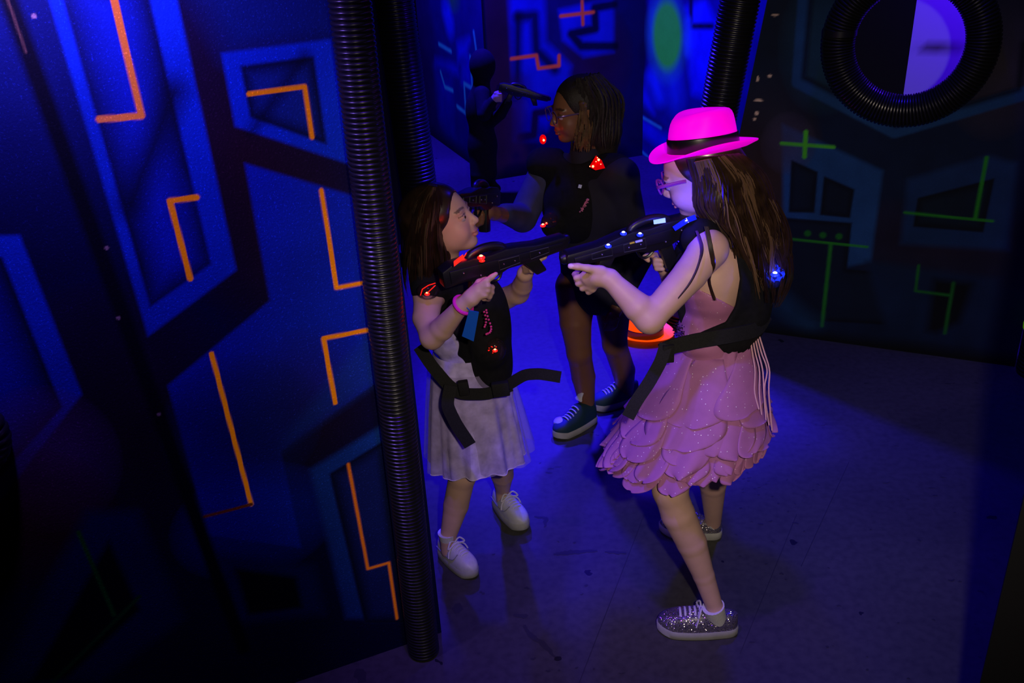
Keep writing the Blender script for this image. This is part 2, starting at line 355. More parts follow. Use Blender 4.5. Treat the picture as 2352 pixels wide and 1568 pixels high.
class Wall:
    """a painted board: origin p0 on the floor, direction d along the wall, painted side towards n"""
    def __init__(s, p0, ang):
        s.p0 = npa([p0[0], p0[1], 0]); s.d = npa([cos(ang), sin(ang), 0]); s.n = npa([sin(ang), -cos(ang), 0])
    def st(s, x, y):
        q = P(x, y, s.p0, s.n)-s.p0; return (q@s.d, q[2])
    def grid(s, s0, s1, z1, res, left_edge=None, right_edge=None, zf=2.25):
        zs = np.concatenate([np.arange(0, zf, res), np.linspace(zf, z1, 12)]) if z1 > zf else np.arange(0, z1+res/2, res)
        n = int((s1-s0)/res)+1; us = np.linspace(0, 1, n)
        L = np.array([s0 if left_edge is None else left_edge(z) for z in zs]); R = np.array([s1 if right_edge is None else right_edge(z) for z in zs])
        s.S = L[:, None]+(R-L)[:, None]*us[None, :]; s.T = np.repeat(zs[:, None], n, 1)
        s.C = np.zeros(s.S.shape+(3,)); s.E = np.zeros(s.S.shape); s.shape = s.S.shape
    def pts(s, px): return [s.st(*p) for p in px]
    def base(s, c): s.C[:] = c
    def mix(s, m, c):
        c = npa(c); s.C = s.C*(1-m[..., None])+c*m[..., None]
    def fill(s, px, c, soft=0.0045, op=1.0):
        d = poly_sd(s.S, s.T, s.pts(px)); s.mix(np.clip(0.5-d/soft/2, 0, 1)*op, c); return d
    def inner(s, px, c, rad, op=1.0):      # airbrushed border inside a shape
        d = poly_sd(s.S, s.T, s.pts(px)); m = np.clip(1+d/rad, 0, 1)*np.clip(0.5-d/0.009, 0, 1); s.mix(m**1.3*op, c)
    def line(s, px, c, wid, soft=0.002, op=1.0, glow=0.0):
        d = line_d(s.S, s.T, s.pts(px)); m = np.clip((wid/2-d)/soft+0.5, 0, 1)*op; s.mix(m, c)
        if glow == 0 and c[0] >= .7 and c[2] < .03: glow = 0.16
        s.E = s.E*(1-m)+glow*m
    def blob(s, x, y, rs, rt, c, op=1.0, pw=2.0):
        q = s.st(x, y); r = np.sqrt(((s.S-q[0])/rs)**2+((s.T-q[1])/rt)**2); s.mix(np.clip(1-r, 0, 1)**(1/pw)*op, c)
    def ell(s, x, y, rs, rt, c, soft=0.2, op=1.0, glow=0.0):
        q = s.st(x, y); r = np.sqrt(((s.S-q[0])/rs)**2+((s.T-q[1])/rt)**2); m = np.clip((1-r)/soft+0.5, 0, 1)*op; s.mix(m, c); s.E = s.E*(1-m)+glow*m
    def build(s, name, th, m, hole=None):
        h, w_ = s.shape
        V0 = s.p0+s.S[..., None]*s.d+s.T[..., None]*npa([0, 0, 1.0]); V0 = V0.reshape(-1, 3)
        i = np.arange(h*w_).reshape(h, w_); q = np.stack([i[:-1, :-1], i[:-1, 1:], i[1:, 1:], i[1:, :-1]], -1).reshape(-1, 4)
        C = np.concatenate([s.C, s.E[..., None]], -1).reshape(-1, 4)
        if hole:
            cx, cz, r = hole; mid = V0[q].mean(1)-s.p0; rr = np.hypot(mid@s.d-cx, mid[:, 2]-cz); q = q[rr > r]
        nf = len(q); mi = [0]*nf; nv = len(V0)
        # back and edges
        B = []; bf = []
        def ring(idx):
            nonlocal nv
            b = V0[idx]-s.n*th; k = len(idx); B.append(b); base = nv; nv += k
            return base, k
        edges = [i[0, :], i[:, -1], i[-1, ::-1], i[::-1, 0]]
        for e in edges:
            e = e[np.unique(np.linspace(0, len(e)-1, 60).astype(int))]; base, k = ring(e)
            for j in range(k-1): bf.append((e[j+1], e[j], base+j, base+j+1))
        # back as one big sheet (with the same hole)
        if not hole:
            c4 = [i[0, 0], i[0, -1], i[-1, -1], i[-1, 0]]; b = V0[c4]-s.n*th; B.append(b); bf.append((nv+3, nv+2, nv+1, nv)); nv += 4
        else:
            k = 64; ang = np.linspace(0, 2*pi, k, endpoint=False)
            fr = np.array([s.p0+(cx+r*cos(a))*s.d+npa([0, 0, cz+r*sin(a)]) for a in ang])+s.n*0.002; bk = fr-s.n*(th+0.002)
            B.append(fr); b0 = nv; nv += k; B.append(bk); b1 = nv; nv += k
            for j in range(k): bf.append((b0+j, b0+(j+1) % k, b1+(j+1) % k, b1+j))
            corners = [i[0, 0], i[0, -1], i[-1, -1], i[-1, 0]]; o4 = V0[corners]-s.n*th; B.append(o4); o0 = nv; nv += 4
            ca = [math.atan2(p[2]-cz, (p-s.p0)@s.d-cx) % (2*pi) for p in o4]
            for j in range(k):      # fan between hole and corners
                am = (ang[j]+pi/k) % (2*pi); near = min(range(4), key=lambda t: abs(((ca[t]-am+pi) % (2*pi))-pi))
                bf.append((b1+j, b1+(j+1) % k, o0+near))
                am2 = (ang[(j+1) % k]+pi/k) % (2*pi); near2 = min(range(4), key=lambda t: abs(((ca[t]-am2+pi) % (2*pi))-pi))
                if near2 != near: bf.append((b1+(j+1) % k, o0+near2, o0+near))
        Vt = np.concatenate([V0]+B); Ct = np.concatenate([C, np.tile([[0.006, 0.006, 0.008, 0.0]], (len(Vt)-len(V0), 1))])
        fl = q.tolist()+[tuple(int(x) for x in f) for f in bf]
        o = mesh_np(name, Vt, fl, None, None, False, col=Ct, mats=[m, M_wblack], midx=mi+[1]*len(bf))
        tag(o, kind='structure'); return o

NAVY = (0.002, 0.004, 0.040); BL = (0.004, 0.024, 0.40); BL2 = (0.003, 0.045, 0.50); DK = (0.002, 0.003, 0.008)
BRN = (0.022, 0.007, 0.010); ORG = (1.0, 0.27, 0.002); GRN = (0.05, 0.8, 0.05); TEAL = (0.02, 0.30, 0.22)

# left wall, close to the camera
LW = Wall(G(1014, 1452), radians(22))
s_left = -1.75
LW.grid(s_left, 0.0, 3.1, 0.003)
LW.base(NAVY)
W = LW
W.blob(560, 360, 0.28, 0.38, BRN, 0.9, 1.5); W.blob(640, 560, 0.2, 0.3, BRN, 0.6, 1.5); W.blob(300, 1000, 0.3, 0.4, BRN, 0.7)
W.fill([(430, -60), (760, -60), (790, 90), (520, 130)], (0.004, 0.02, 0.14), 0.04)
# tall band
out = [(95, -60), (340, 772), (543, 620), (394, -60)]; inn = [(128, -60), (345, 705), (485, 606), (330, -60)]
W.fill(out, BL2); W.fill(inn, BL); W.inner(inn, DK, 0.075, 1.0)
W.line([(400, 210), (300, 470)], DK, 0.05, 0.05, 0.9)
W.fill([(345, 690), (470, 610), (430, 420), (370, 560)], BL, 0.03, 0.3)
W.line([(250, -60), (262, 0), (325, 266), (228, 274)], ORG, 0.0145); W.line([(452, 453), (390, 461), (437, 640)], ORG, 0.0135)
# small framed window shape
W.fill([(508, 122), (760, 90), (812, 380), (540, 290)], BL2)
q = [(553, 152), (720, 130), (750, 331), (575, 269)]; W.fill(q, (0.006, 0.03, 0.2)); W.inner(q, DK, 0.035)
W.line([(700, 130), (580, 300)], DK, 0.02, 0.03, 0.8)
W.line([(572, 216), (700, 199), (717, 315)], ORG, 0.0115)
# big lower field
q = [(562, 375), (830, 455), (900, 852), (645, 1035), (692, 1258), (478, 1228), (385, 885), (620, 690)]
W.fill(q, BL); W.blob(700, 950, 0.22, 0.25, BRN, 0.7, 1.2); W.blob(560, 980, 0.2, 0.2, (0.006, 0.02, 0.12), 0.8)
W.fill([(850, 760), (900, 852), (645, 1035), (655, 1000)], (0.01, 0.05, 0.25), 0.02, 0.6)
W.blob(590, 1200, 0.22, 0.18, BL2, 0.6)
W.line([(738, 437), (773, 661), (850, 646)], ORG, 0.0115); W.line([(870, 753), (743, 777), (770, 925)], ORG, 0.0125)
W.line([(486, 812), (577, 1158)], ORG, 0.0125); W.line([(577, 1158), (470, 1186)], (0.5, 0.12, 0.01), 0.009)
# lower right band
q = [(712, 1078), (905, 960), (950, 1420), (795, 1420)]; W.fill(q, (0.008, 0.055, 0.25), 0.01)
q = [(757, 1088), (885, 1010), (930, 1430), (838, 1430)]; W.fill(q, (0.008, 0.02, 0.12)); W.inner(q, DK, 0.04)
W.line([(800, 1066), (845, 1306), (893, 1292), (912, 1420)], (0.8, 0.17, 0.006), 0.0095, 0.004)
# low dim frame
W.fill([(495, 1272), (718, 1300), (745, 1410), (540, 1430)], (0.005, 0.02, 0.11), 0.02); W.fill([(540, 1305), (680, 1325), (695, 1395), (570, 1412)], DK, 0.01)
# the other board, left of the seam: chevron band round a porthole, green mark
W.fill([(-400, 0), (25, 0), (120, 280), (-400, 280)], (0.004, 0.02, 0.16), 0.3, 0.7)
out = [(-300, 545), (45, 540), (188, 905), (-60, 1230), (-300, 1230)]; inn = [(-300, 590), (5, 590), (143, 935), (-40, 1140), (-300, 1140)]
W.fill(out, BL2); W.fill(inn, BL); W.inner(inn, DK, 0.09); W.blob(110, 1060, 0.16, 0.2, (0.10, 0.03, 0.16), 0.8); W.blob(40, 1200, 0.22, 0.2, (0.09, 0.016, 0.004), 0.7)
W.fill([(200, 1175), (315, 1175), (420, 1420), (230, 1568), (-10, 1568)], (0.006, 0.018, 0.10), 0.02)
q = [(250, 1240), (322, 1400), (150, 1560), (70, 1568)]; W.fill(q, DK, 0.01)
W.line([(180, 1222), (262, 1412)], (0.01, 0.28, 0.02), 0.010, 0.006); W.line([(320, 1370), (120, 1568)], (0.008, 0.18, 0.02), 0.010, 0.008)
# the seam between the two boards
W.line([(0, -60), (20, 0), (122, 280), (270, 690), (362, 945), (500, 1330), (560, 1490)], DK, 0.034, 0.015)
W.line([(0, -60), (18, 0), (60, 120)], (0.10, 0.06, 0.03), 0.004, 0.003)
for x, y in ((245, 569), (365, 951), (78, 37), (272, 730)): W.ell(x, y, 0.0045, 0.004, (0.35, 0.26, 0.2), 0.4)
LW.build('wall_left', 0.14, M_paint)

# right wall with the porthole
pr0 = G(1770, 765); pr1 = G(2330, 842)
RA = math.atan2(pr1[1]-pr0[1], pr1[0]-pr0[0])
RW = Wall(pr0, RA); W = RW
t0 = W.st(1762, 0); t1 = W.st(1708, 260)
sl = (t1[0]-t0[0])/(t1[1]-t0[1])
sR = W.st(2330, 845)[0]
W.grid(t1[0]-0.1, sR, 3.1, 0.006, left_edge=lambda z: t0[0]+sl*(z-t0[1]), zf=2.3)
W.base((0.004, 0.012, 0.045)); W.blob(1760, 420, 0.25, 0.5, (0.035, 0.018, 0.012), 0.9); W.blob(2180, 560, 0.6, 0.2, (0.02, 0.008, 0.02), 0.6)
W.blob(1800, 60, 0.25, 0.5, (0.010, 0.018, 0.035), 0.8); W.blob(1900, 100, 0.2, 0.3, (0.01, 0.05, 0.10), 0.8); W.blob(2300, 150, 0.2, 0.3, (0.04, 0.03, 0.045), 0.8)
W.line([(1850, -20), (1834, 188), (2055, 302), (2400, 200)], (0.012, 0.06, 0.20), 0.055, 0.01); W.line([(1864, -20), (1846, 178), (2058, 288), (2340, 205), (2352, 100)], DK, 0.02, 0.02, 0.9)
W.fill([(1797, 285), (2028, 392), (2000, 602), (1945, 612), (1930, 640), (1800, 640)], (0.012, 0.06, 0.22), 0.01)
W.blob(1810, 330, 0.12, 0.14, (0.06, 0.05, 0.10), 0.7)
for q in ([(1818, 368), (1878, 395), (1870, 488), (1812, 487)], [(1893, 405), (1962, 435), (1952, 500), (1884, 493)], [(1800, 500), (1956, 512), (1945, 618), (2055, 628), (2040, 745), (1850, 735), (1790, 690)]):
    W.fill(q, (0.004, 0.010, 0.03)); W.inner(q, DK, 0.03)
W.line([(1795, 329), (1915, 338)], (0.08, 0.55, 0.03), 0.014, 0.006); W.line([(1851, 303), (1848, 360)], (0.08, 0.55, 0.03), 0.018, 0.006)
g2 = (0.02, 0.26, 0.02)
W.line([(1820, 549), (1992, 567)], g2, 0.010, 0.006); W.line([(1908, 562), (1888, 748)], g2, 0.014, 0.01, 0.8)
for x, y in ((1855, 536), (1890, 540), (1927, 543), (2170, 475), (2210, 478)): W.ell(x, y, 0.014, 0.014, (0.01, 0.15, 0.02), 0.6)
W.fill([(2085, 412), (2270, 357), (2335, 375), (2318, 575), (2068, 560)], (0.008, 0.030, 0.12), 0.015)
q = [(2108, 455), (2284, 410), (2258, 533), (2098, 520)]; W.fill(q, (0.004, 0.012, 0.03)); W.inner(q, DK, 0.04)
W.line([(2266, 362), (2240, 502)], g2, 0.014, 0.008); W.line([(2078, 488), (2280, 508)], g2, 0.010, 0.006)
W.fill([(1990, 600), (2300, 640), (2270, 800), (2040, 770)], (0.005, 0.016, 0.06), 0.02); W.fill([(2145, 640), (2235, 650), (2205, 740), (2150, 765), (2128, 760)], DK, 0.02)
W.line([(2110, 610), (2103, 668), (2180, 678)], (0.01, 0.15, 0.02), 0.010, 0.008); W.line([(2190, 650), (2170, 765)], (0.01, 0.13, 0.02), 0.012, 0.01)
W.line([(1790, 690), (1860, 745)], (0.01, 0.05, 0.14), 0.10, 0.08, 0.6)
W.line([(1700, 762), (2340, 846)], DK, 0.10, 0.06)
for x, y, a, b in ((1780, 35, .014, .004), (1768, 174, .009, .006), (1740, 181, .005, .012), (1742, 230, .02, .004), (1738, 260, .008, .008), (1733, 273, .006, .006)): W.ell(x, y, a, b, (0.8, 0.6, 0.42), 0.5)
hc = W.st(2090, 92); he = W.st(1933, 92); rr_ = abs(hc[0]-he[0])
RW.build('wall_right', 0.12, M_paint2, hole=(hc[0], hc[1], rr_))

def corrugated(path, R, pitch, amp, seg=28, name='corrugated_tube', closed=False, parent=None):
    path = npa(path); L = np.linalg.norm(np.diff(np.vstack([path, path[:1]]) if closed else path, axis=0), axis=1); cum = np.concatenate([[0], np.cumsum(L)]); tot = cum[-1]
    nr = int(tot/pitch); k = nr*6; t = np.linspace(0, tot, k, endpoint=not closed)
    pp = np.vstack([path, path[:1]]) if closed else path
    pts = np.stack([np.interp(t, cum, pp[:, i]) for i in range(3)], 1)
    ph = (t/tot*nr) % 1.0; r = R-amp+amp*2*np.clip(1.15*np.sin(pi*ph), 0, 1)**0.7
    b = MB(); b.tube(pts, r, seg, closed=closed); return b

# big ring of ribbed hose round the porthole
cen = W.p0+hc[0]*W.d+npa([0, 0, hc[1]])+W.n*0.064
ang = np.linspace(0, 2*pi, 180, endpoint=False)
ring = [cen+rr_*1.02*(cos(a)*W.d+sin(a)*npa([0, 0, 1.0])) for a in ang]
rg = empty('porthole_ring', cen, 'thick ring of black ribbed hose round the round hole in the right-hand wall', 'hose ring')
corrugated(ring, 0.060, 0.0125, 0.0045, closed=True).build('hose', M_tube, rg)
b = MB(); a0 = radians(172); c0 = cen+rr_*1.02*(cos(a0)*W.d+sin(a0)*npa([0, 0, 1.0]))
b.tube([c0+npa([0, 0, z]) for z in (-0.012, 0.012)], 0.066, 28); b.build('joint_band', M_tube, rg)

# behind the porthole
RW_c = cen.copy()
bp0 = pr0-W.n*1.3; BW = Wall(bp0, RA)
BW.grid(BW.st(1850, 100)[0], 2.4, 3.1, 0.05); BW.base((0.42, 0.40, 0.48)); BW.line([(2095, 97), (2130, 108), (2215, 117)], (0.06, 0.04, 0.03), 0.02, 0.02)
BW.build('wall_behind_porthole', 0.1, mat('pale_wall_paint', attr='col', rough=0.8))
pe0 = P(2106, 0, pr0-W.n*0.55, W.n); pe1 = P(2073, 230, pr0-W.n*0.55, W.n)
b = MB(); dz = (pe0-pe1)/(pe0[2]-pe1[2]); top = pe1+dz*(3.1-pe1[2]); bot = pe1+dz*(0-pe1[2]); off = -W.d*0.42; th = -W.n*0.06-W.d*0.07
b.add([bot, top, top+off, bot+off, bot+th, top+th, top+off+th, bot+off+th], [(0, 1, 2, 3), (7, 6, 5, 4), (0, 4, 5, 1), (1, 5, 6, 2), (2, 6, 7, 3), (3, 7, 4, 0)])
tag(b.build('wall_divider', M_wblack, smooth=False), kind='structure')
lamp('blacklight_behind', 'AREA', tuple(RW_c-RW.n*0.55+RW.d*0.45+npa([0, 0, 0.75])), tuple(RW_c-RW.n*1.3+RW.d*0.15), (0.07, 0.006, 1.0), 34, 0.3)

# far walls
WA = Wall(G(1130, 412), math.atan2(G(1130, 412)[1]-G(990, 310)[1], G(1130, 412)[0]-G(990, 310)[0])); W = WA
W.grid(-3.4, 0.0, 3.1, 0.012, zf=2.9); W.base((0.006, 0.012, 0.06))
W.blob(975, 180, 0.5, 0.9, (0.035, 0.010, 0.010), 0.8)
W.blob(1036, -8, 0.22, 0.13, (0.03, 0.5, 0.02), 1.0, 1.2); W.line([(1025, 25), (1032, 55)], (0.01, 0.09, 0.3), 0.2, 0.1, 0.7)
W.fill([(1050, 100), (1078, 90), (1070, 130), (1052, 140)], (0.01, 0.035, 0.25), 0.05); W.fill([(1000, 135), (1052, 155), (1052, 170), (1000, 150)], (0.01, 0.03, 0.22), 0.05)
W.fill([(1060, 145), (1078, 135), (1080, 190), (1060, 190)], (0.01, 0.03, 0.2), 0.05); W.fill([(1000, 160), (1035, 180), (1040, 300), (1010, 270)], (0.006, 0.02, 0.13), 0.1); W.line([(1090, 290), (1110, 380)], (0.006, 0.02, 0.16), 0.15, 0.1)
for l in ([(1008, 101), (1036, 118)], [(1088, 74), (1094, 118)], [(1080, 130), (1085, 203), (1066, 192), (1070, 260), (1050, 244)], [(1012, 165), (1022, 200), (1040, 208)]): W.line(l, TEAL, 0.035, 0.02, 0.8, glow=0.12)
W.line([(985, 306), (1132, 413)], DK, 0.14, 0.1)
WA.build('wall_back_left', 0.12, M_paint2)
WB = Wall(G(1143, 412), radians(20)); W = WB
W.grid(-0.02, 1.18, 3.1, 0.008, zf=2.7); W.base((0.010, 0.012, 0.07)); W.blob(1155, 200, 0.25, 1.5, (0.055, 0.018, 0.014), 1.0, 3); W.blob(1370, 140, 0.3, 0.4, (0.06, 0.014, 0.02), 0.8)
B3 = (0.012, 0.035, 0.38)
W.fill([(1168, -30), (1250, -30), (1254, 95), (1312, 152), (1300, 220), (1255, 300), (1182, 240)], B3, 0.03)
W.line([(1190, 38), (1228, 36), (1232, 115), (1275, 160)], DK, 0.07, 0.05, 0.9); W.line([(1190, 38), (1188, 230)], DK, 0.06, 0.05, 0.9)
W.fill([(1283, 22), (1410, -5), (1410, 120), (1340, 132), (1292, 92)], B3, 0.02); W.line([(1410, 10), (1366, 18), (1368, 66), (1312, 78), (1335, 106), (1412, 106)], DK, 0.06, 0.03, 0.95)
W.fill([(1185, 225), (1240, 215), (1240, 320), (1185, 320)], B3, 0.04, 0.8); W.line([(1195, 315), (1226, 310), (1230, 260), (1260, 255)], (0.05, 0.012, 0.03), 0.06, 0.03)
W.line([(1190, 200), (1188, 400)], (0.06, 0.015, 0.05), 0.14, 0.1, 0.7)
RO_ = (0.75, 0.09, 0.02)
W.line([(1175, 135), (1232, 127), (1237, 157), (1284, 151), (1284, 128)], RO_, 0.028, 0.012); W.line([(1288, 37), (1363, 28)], RO_, 0.026, 0.012); W.line([(1337, 3), (1339, 56)], RO_, 0.026, 0.012)
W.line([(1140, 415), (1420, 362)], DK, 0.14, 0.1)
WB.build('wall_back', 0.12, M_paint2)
pc0 = WB.p0+WB.d*1.18; WC = Wall(pc0, radians(-62)); W = WC
W.grid(0.0, 1.85, 3.1, 0.010, zf=2.9); W.base((0.005, 0.012, 0.07))
W.fill([(1425, 120), (1480, 180), (1500, 260), (1445, 200)], (0.010, 0.03, 0.22), 0.05)
W.fill([(1575, 20), (1620, 0), (1650, 60), (1630, 230), (1590, 215), (1575, 110)], (0.012, 0.05, 0.25), 0.04); W.line([(1587, -10), (1587, 60), (1636, 60)], DK, 0.04, 0.03)
W.line([(1580, 50), (1580, 118)], (0.02, 0.16, 0.24), 0.07, 0.05)
W.ell(1470, 70, 0.10, 0.45, DK, 0.5); W.line([(1500, 180), (1515, 220)], (0.01, 0.07, 0.22), 0.14, 0.1); W.line([(1545, 180), (1550, 230)], (0.01, 0.06, 0.18), 0.18, 0.15)
W.fill([(1440, 210), (1520, 295), (1450, 262)], DK, 0.05); W.line([(1440, 265), (1560, 350)], (0.008, 0.02, 0.22), 0.12, 0.08)
q1 = W.st(1492, 85); q2 = W.st(1569, 85); q3 = W.st(1530, 168); q0 = W.st(1530, 85)
W.ell(1530, 85, abs(q2[0]-q1[0])/2*1.15, abs(q0[1]-q3[1])*1.15, (0.02, 0.30, 0.10), 0.5, 0.8, glow=0.06); W.ell(1532, 82, abs(q2[0]-q1[0])/2*0.85, abs(q0[1]-q3[1])*0.95, (0.03, 0.55, 0.01), 0.35, glow=0.13)
for l in ([(1435, 208), (1456, 222), (1456, 258), (1518, 294)], [(1468, 342), (1490, 362), (1490, 390), (1525, 408)], [(1490, 385), (1490, 480)], [(1516, 472), (1535, 488), (1560, 498), (1560, 455)], [(1498, 378), (1501, 384)]): W.line(l, (0.015, 0.22, 0.16), 0.026, 0.016, glow=0.10)
WC.build('wall_back_right', 0.12, M_paint2)
# dark board end with hose, behind the left wall
b = MB(); p2 = G(1004, 545); d2 = npa([cos(radians(22)), sin(radians(22)), 0]); n2 = npa([sin(radians(22)), -cos(radians(22)), 0])
hz = npa([0, 0, 3.1]); a = p2; c = p2-d2*2.2
b.add([a, c, c+hz, a+hz, a-n2*.16, c-n2*.16, c+hz-n2*.16, a+hz-n2*.16], [(0, 1, 2, 3), (7, 6, 5, 4), (0, 3, 7, 4), (1, 5, 6, 2), (3, 2, 6, 7), (0, 4, 5, 1)])
tag(b.build('wall_inner', M_wblack, smooth=False), kind='structure')
# black wall end beside the right edge
b = MB(); e1 = G(2250, 1568); e2 = G(2352, 1130); dd = unit(e2-e1); e1 = e1-dd*0.5; e2 = e2+dd*0.22; nn = npa([dd[1], -dd[0], 0])*0.14
b.add([e1, e2, e2+nn, e1+nn, e1+hz, e2+hz, e2+nn+hz, e1+nn+hz], [(0, 1, 2, 3), (7, 6, 5, 4), (0, 4, 5, 1), (1, 5, 6, 2), (2, 6, 7, 3), (3, 7, 4, 0)])
tag(b.build('wall_near_right', M_wblack, smooth=False), kind='structure')
# ceiling
b = MB(); b.box((0.5, 5, 3.15), (9, 14, 0.1)); tag(b.build('ceiling', M_wblack, smooth=False), kind='structure')

# hoses on wall ends
tb0 = P(966, 1478, LW.p0+LW.n*0.02, LW.n); tt0 = P(795, 0, LW.p0+LW.n*0.035, LW.n); dr = tt0-tb0; top = tb0+dr*(3.05-tb0[2])/dr[2]; bot = tb0+dr*(0.005-tb0[2])/dr[2]
corr = corrugated([bot+LW.n*0.03, top+LW.n*0.03], 0.043, 0.0115, 0.0035)
tag(corr.build('corrugated_hose', M_tube), 'black ribbed hose running up the edge of the blue and orange painted wall', 'hose', 'black ribbed hoses on the wall ends')
bx = MB(); e_ = LW.p0+LW.d*0.0; 
c1 = V(905, 0, 5.25); c2 = V(962, 430, 5.25); dr = c1-c2; top = c2+dr*(3.05-c2[2])/dr[2]; bot = c2+dr*(0.005-c2[2])/dr[2]
tag(corrugated([bot, top], 0.098, 0.020, 0.006, 32).build('corrugated_hose', M_tube), 'dark ribbed hose behind the painted wall, above the girl in the white dress', 'hose', 'black ribbed hoses on the wall ends')
c1 = V(1700, 0, 4.22); c2 = V(1655, 235, 4.22); dr = c1-c2; top = c2+dr*(3.05-c2[2])/dr[2]; bot = c2+dr*(0.005-c2[2])/dr[2]
tag(corrugated([bot, top], 0.080, 0.0165, 0.005, 32).build('corrugated_hose', M_tube), 'leaning black ribbed hose directly above the pink hat', 'hose', 'black ribbed hoses on the wall ends')
c1 = G(2340, 846); c1 = c1+npa([0.06, -0.05, 0.005])
hz_ = tag(corrugated([c1, c1+npa([-0.02, 0, 3.04])], 0.085, 0.0165, 0.005, 32).build('corrugated_hose', M_tube), 'black hose at the right edge with a band of yellow-green tape', 'hose', 'black ribbed hoses on the wall ends')
zt = [V(2330, 762, c1[1])[2], V(2330, 708, c1[1])[2]]
b = MB(); k = 24; rows = 5
vv = []; ff = []
for i in range(rows+1):
    t = i/rows; z = zt[0]+(zt[1]-zt[0])*t
    for j in range(k):
        a = 2*pi*j/k; r = 0.0935+0.003*sin(t*9)+0.002*sin(3*a+t*5); vv.append((c1[0]+r*cos(a), c1[1]+r*sin(a), z+0.006*sin(2*a+t)))
for i in range(rows):
    for j in range(k): ff.append((i*k+j, i*k+(j+1) % k, (i+1)*k+(j+1) % k, (i+1)*k+j))
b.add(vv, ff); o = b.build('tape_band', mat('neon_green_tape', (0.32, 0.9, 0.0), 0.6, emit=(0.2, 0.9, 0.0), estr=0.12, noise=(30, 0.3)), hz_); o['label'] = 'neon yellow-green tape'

hb = LW.p0+LW.d*0; s0_, z0_ = LW.st(-95, 1000)
cenL = LW.p0+s0_*LW.d+npa([0, 0, z0_])+LW.n*0.03
e_ = LW.st(30, 1000); rL = abs(e_[0]-s0_)-0.045
ringL = [cenL+rL*(cos(a)*LW.d+sin(a)*npa([0, 0, 1.0])) for a in ang]
tag(corrugated(ringL, 0.045, 0.0115, 0.004, closed=True).build('porthole_ring', M_tube), 'black ribbed hose ring just showing at the left edge on the painted wall', 'hose ring')

# floor
b = MB(); b.box((0.5, 5, -0.05), (9, 14, 0.1))
fm = bpy.data.materials.new('worn_concrete'); fm.use_nodes = True; nt = fm.node_tree; N = nt.nodes; L = nt.links; bs = N['Principled BSDF']
tc = N.new('ShaderNodeTexCoord'); n1 = N.new('ShaderNodeTexNoise'); n1.inputs['Scale'].default_value = 1.3; n1.inputs['Detail'].default_value = 5; L.new(tc.outputs['Object'], n1.inputs['Vector'])
n2_ = N.new('ShaderNodeTexNoise'); n2_.inputs['Scale'].default_value = 40; n2_.inputs['Detail'].default_value = 4; L.new(tc.outputs['Object'], n2_.inputs['Vector'])
r1 = N.new('ShaderNodeMapRange'); r1.inputs[1].default_value = 0.3; r1.inputs[2].default_value = 0.7; r1.inputs[3].default_value = 0.036; r1.inputs[4].default_value = 0.064; L.new(n1.outputs[0], r1.inputs[0])
r2 = N.new('ShaderNodeMapRange'); r2.inputs[1].default_value = 0.25; r2.inputs[2].default_value = 0.6; r2.inputs[3].default_value = 0.75; r2.inputs[4].default_value = 1.1; L.new(n2_.outputs[0], r2.inputs[0])
mm = N.new('ShaderNodeMath'); mm.operation = 'MULTIPLY'; L.new(r1.outputs[0], mm.inputs[0]); L.new(r2.outputs[0], mm.inputs[1])
vo = N.new('ShaderNodeTexVoronoi'); vo.inputs['Scale'].default_value = 9; vo.inputs['Randomness'].default_value = 1.0
nd = N.new('ShaderNodeTexNoise'); nd.inputs['Scale'].default_value = 25; L.new(tc.outputs['Object'], nd.inputs['Vector'])
mxv = N.new('ShaderNodeMix'); mxv.data_type = 'RGBA'; mxv.inputs['Factor'].default_value = 0.05; L.new(tc.outputs['Object'], mxv.inputs[6]); L.new(nd.outputs['Color'], mxv.inputs[7]); L.new(mxv.outputs[2], vo.inputs['Vector'])
se = N.new('ShaderNodeSeparateColor'); L.new(vo.outputs['Color'], se.inputs[0])
m1 = N.new('ShaderNodeMapRange'); m1.inputs[1].default_value = 0.6; m1.inputs[2].default_value = 1.0; m1.inputs[3].default_value = 0.0; m1.inputs[4].default_value = 0.13; L.new(se.outputs[0], m1.inputs[0])
lt = N.new('ShaderNodeMath'); lt.operation = 'LESS_THAN'; L.new(vo.outputs['Distance'], lt.inputs[0]); L.new(m1.outputs[0], lt.inputs[1])
inv = N.new('ShaderNodeMapRange'); inv.inputs[3].default_value = 1.0; inv.inputs[4].default_value = 0.18; L.new(lt.outputs[0], inv.inputs[0])
m3 = N.new('ShaderNodeMath'); m3.operation = 'MULTIPLY'; L.new(mm.outputs[0], m3.inputs[0]); L.new(inv.outputs[0], m3.inputs[1])
cc = N.new('ShaderNodeVectorMath'); cc.operation = 'SCALE'; cc.inputs[0].default_value = (1.0, 0.98, 0.88); L.new(m3.outputs[0], cc.inputs['Scale']); L.new(cc.outputs[0], bs.inputs['Base Color'])
bs.inputs['Roughness'].default_value = 0.55; bs.inputs['Specular IOR Level'].default_value = 0.25
M_scuff = mat('rubber_scuff', (0.02, 0.02, 0.02), 0.7); M_joint = mat('floor_joint', (0.02, 0.02, 0.02), 0.7)
def scuff(px, wpx, mi=1):
    pts = [G(x, y, 0.0008) for x, y in px]; k = len(pts); vv = []; ff = []
    for i, p in enumerate(pts):
        t = unit(pts[min(i+1, k-1)]-pts[max(i-1, 0)]); s_ = npa([-t[1], t[0], 0]); ww = wpx/900*(0.35+0.65*sin(pi*(i+0.5)/k))*random.uniform(0.7, 1.3)/2
        vv += [p+s_*ww, p-s_*ww]
    for i in range(k-1): ff.append((2*i, 2*i+1, 2*i+3, 2*i+2))
    b.add(vv, ff, mi)
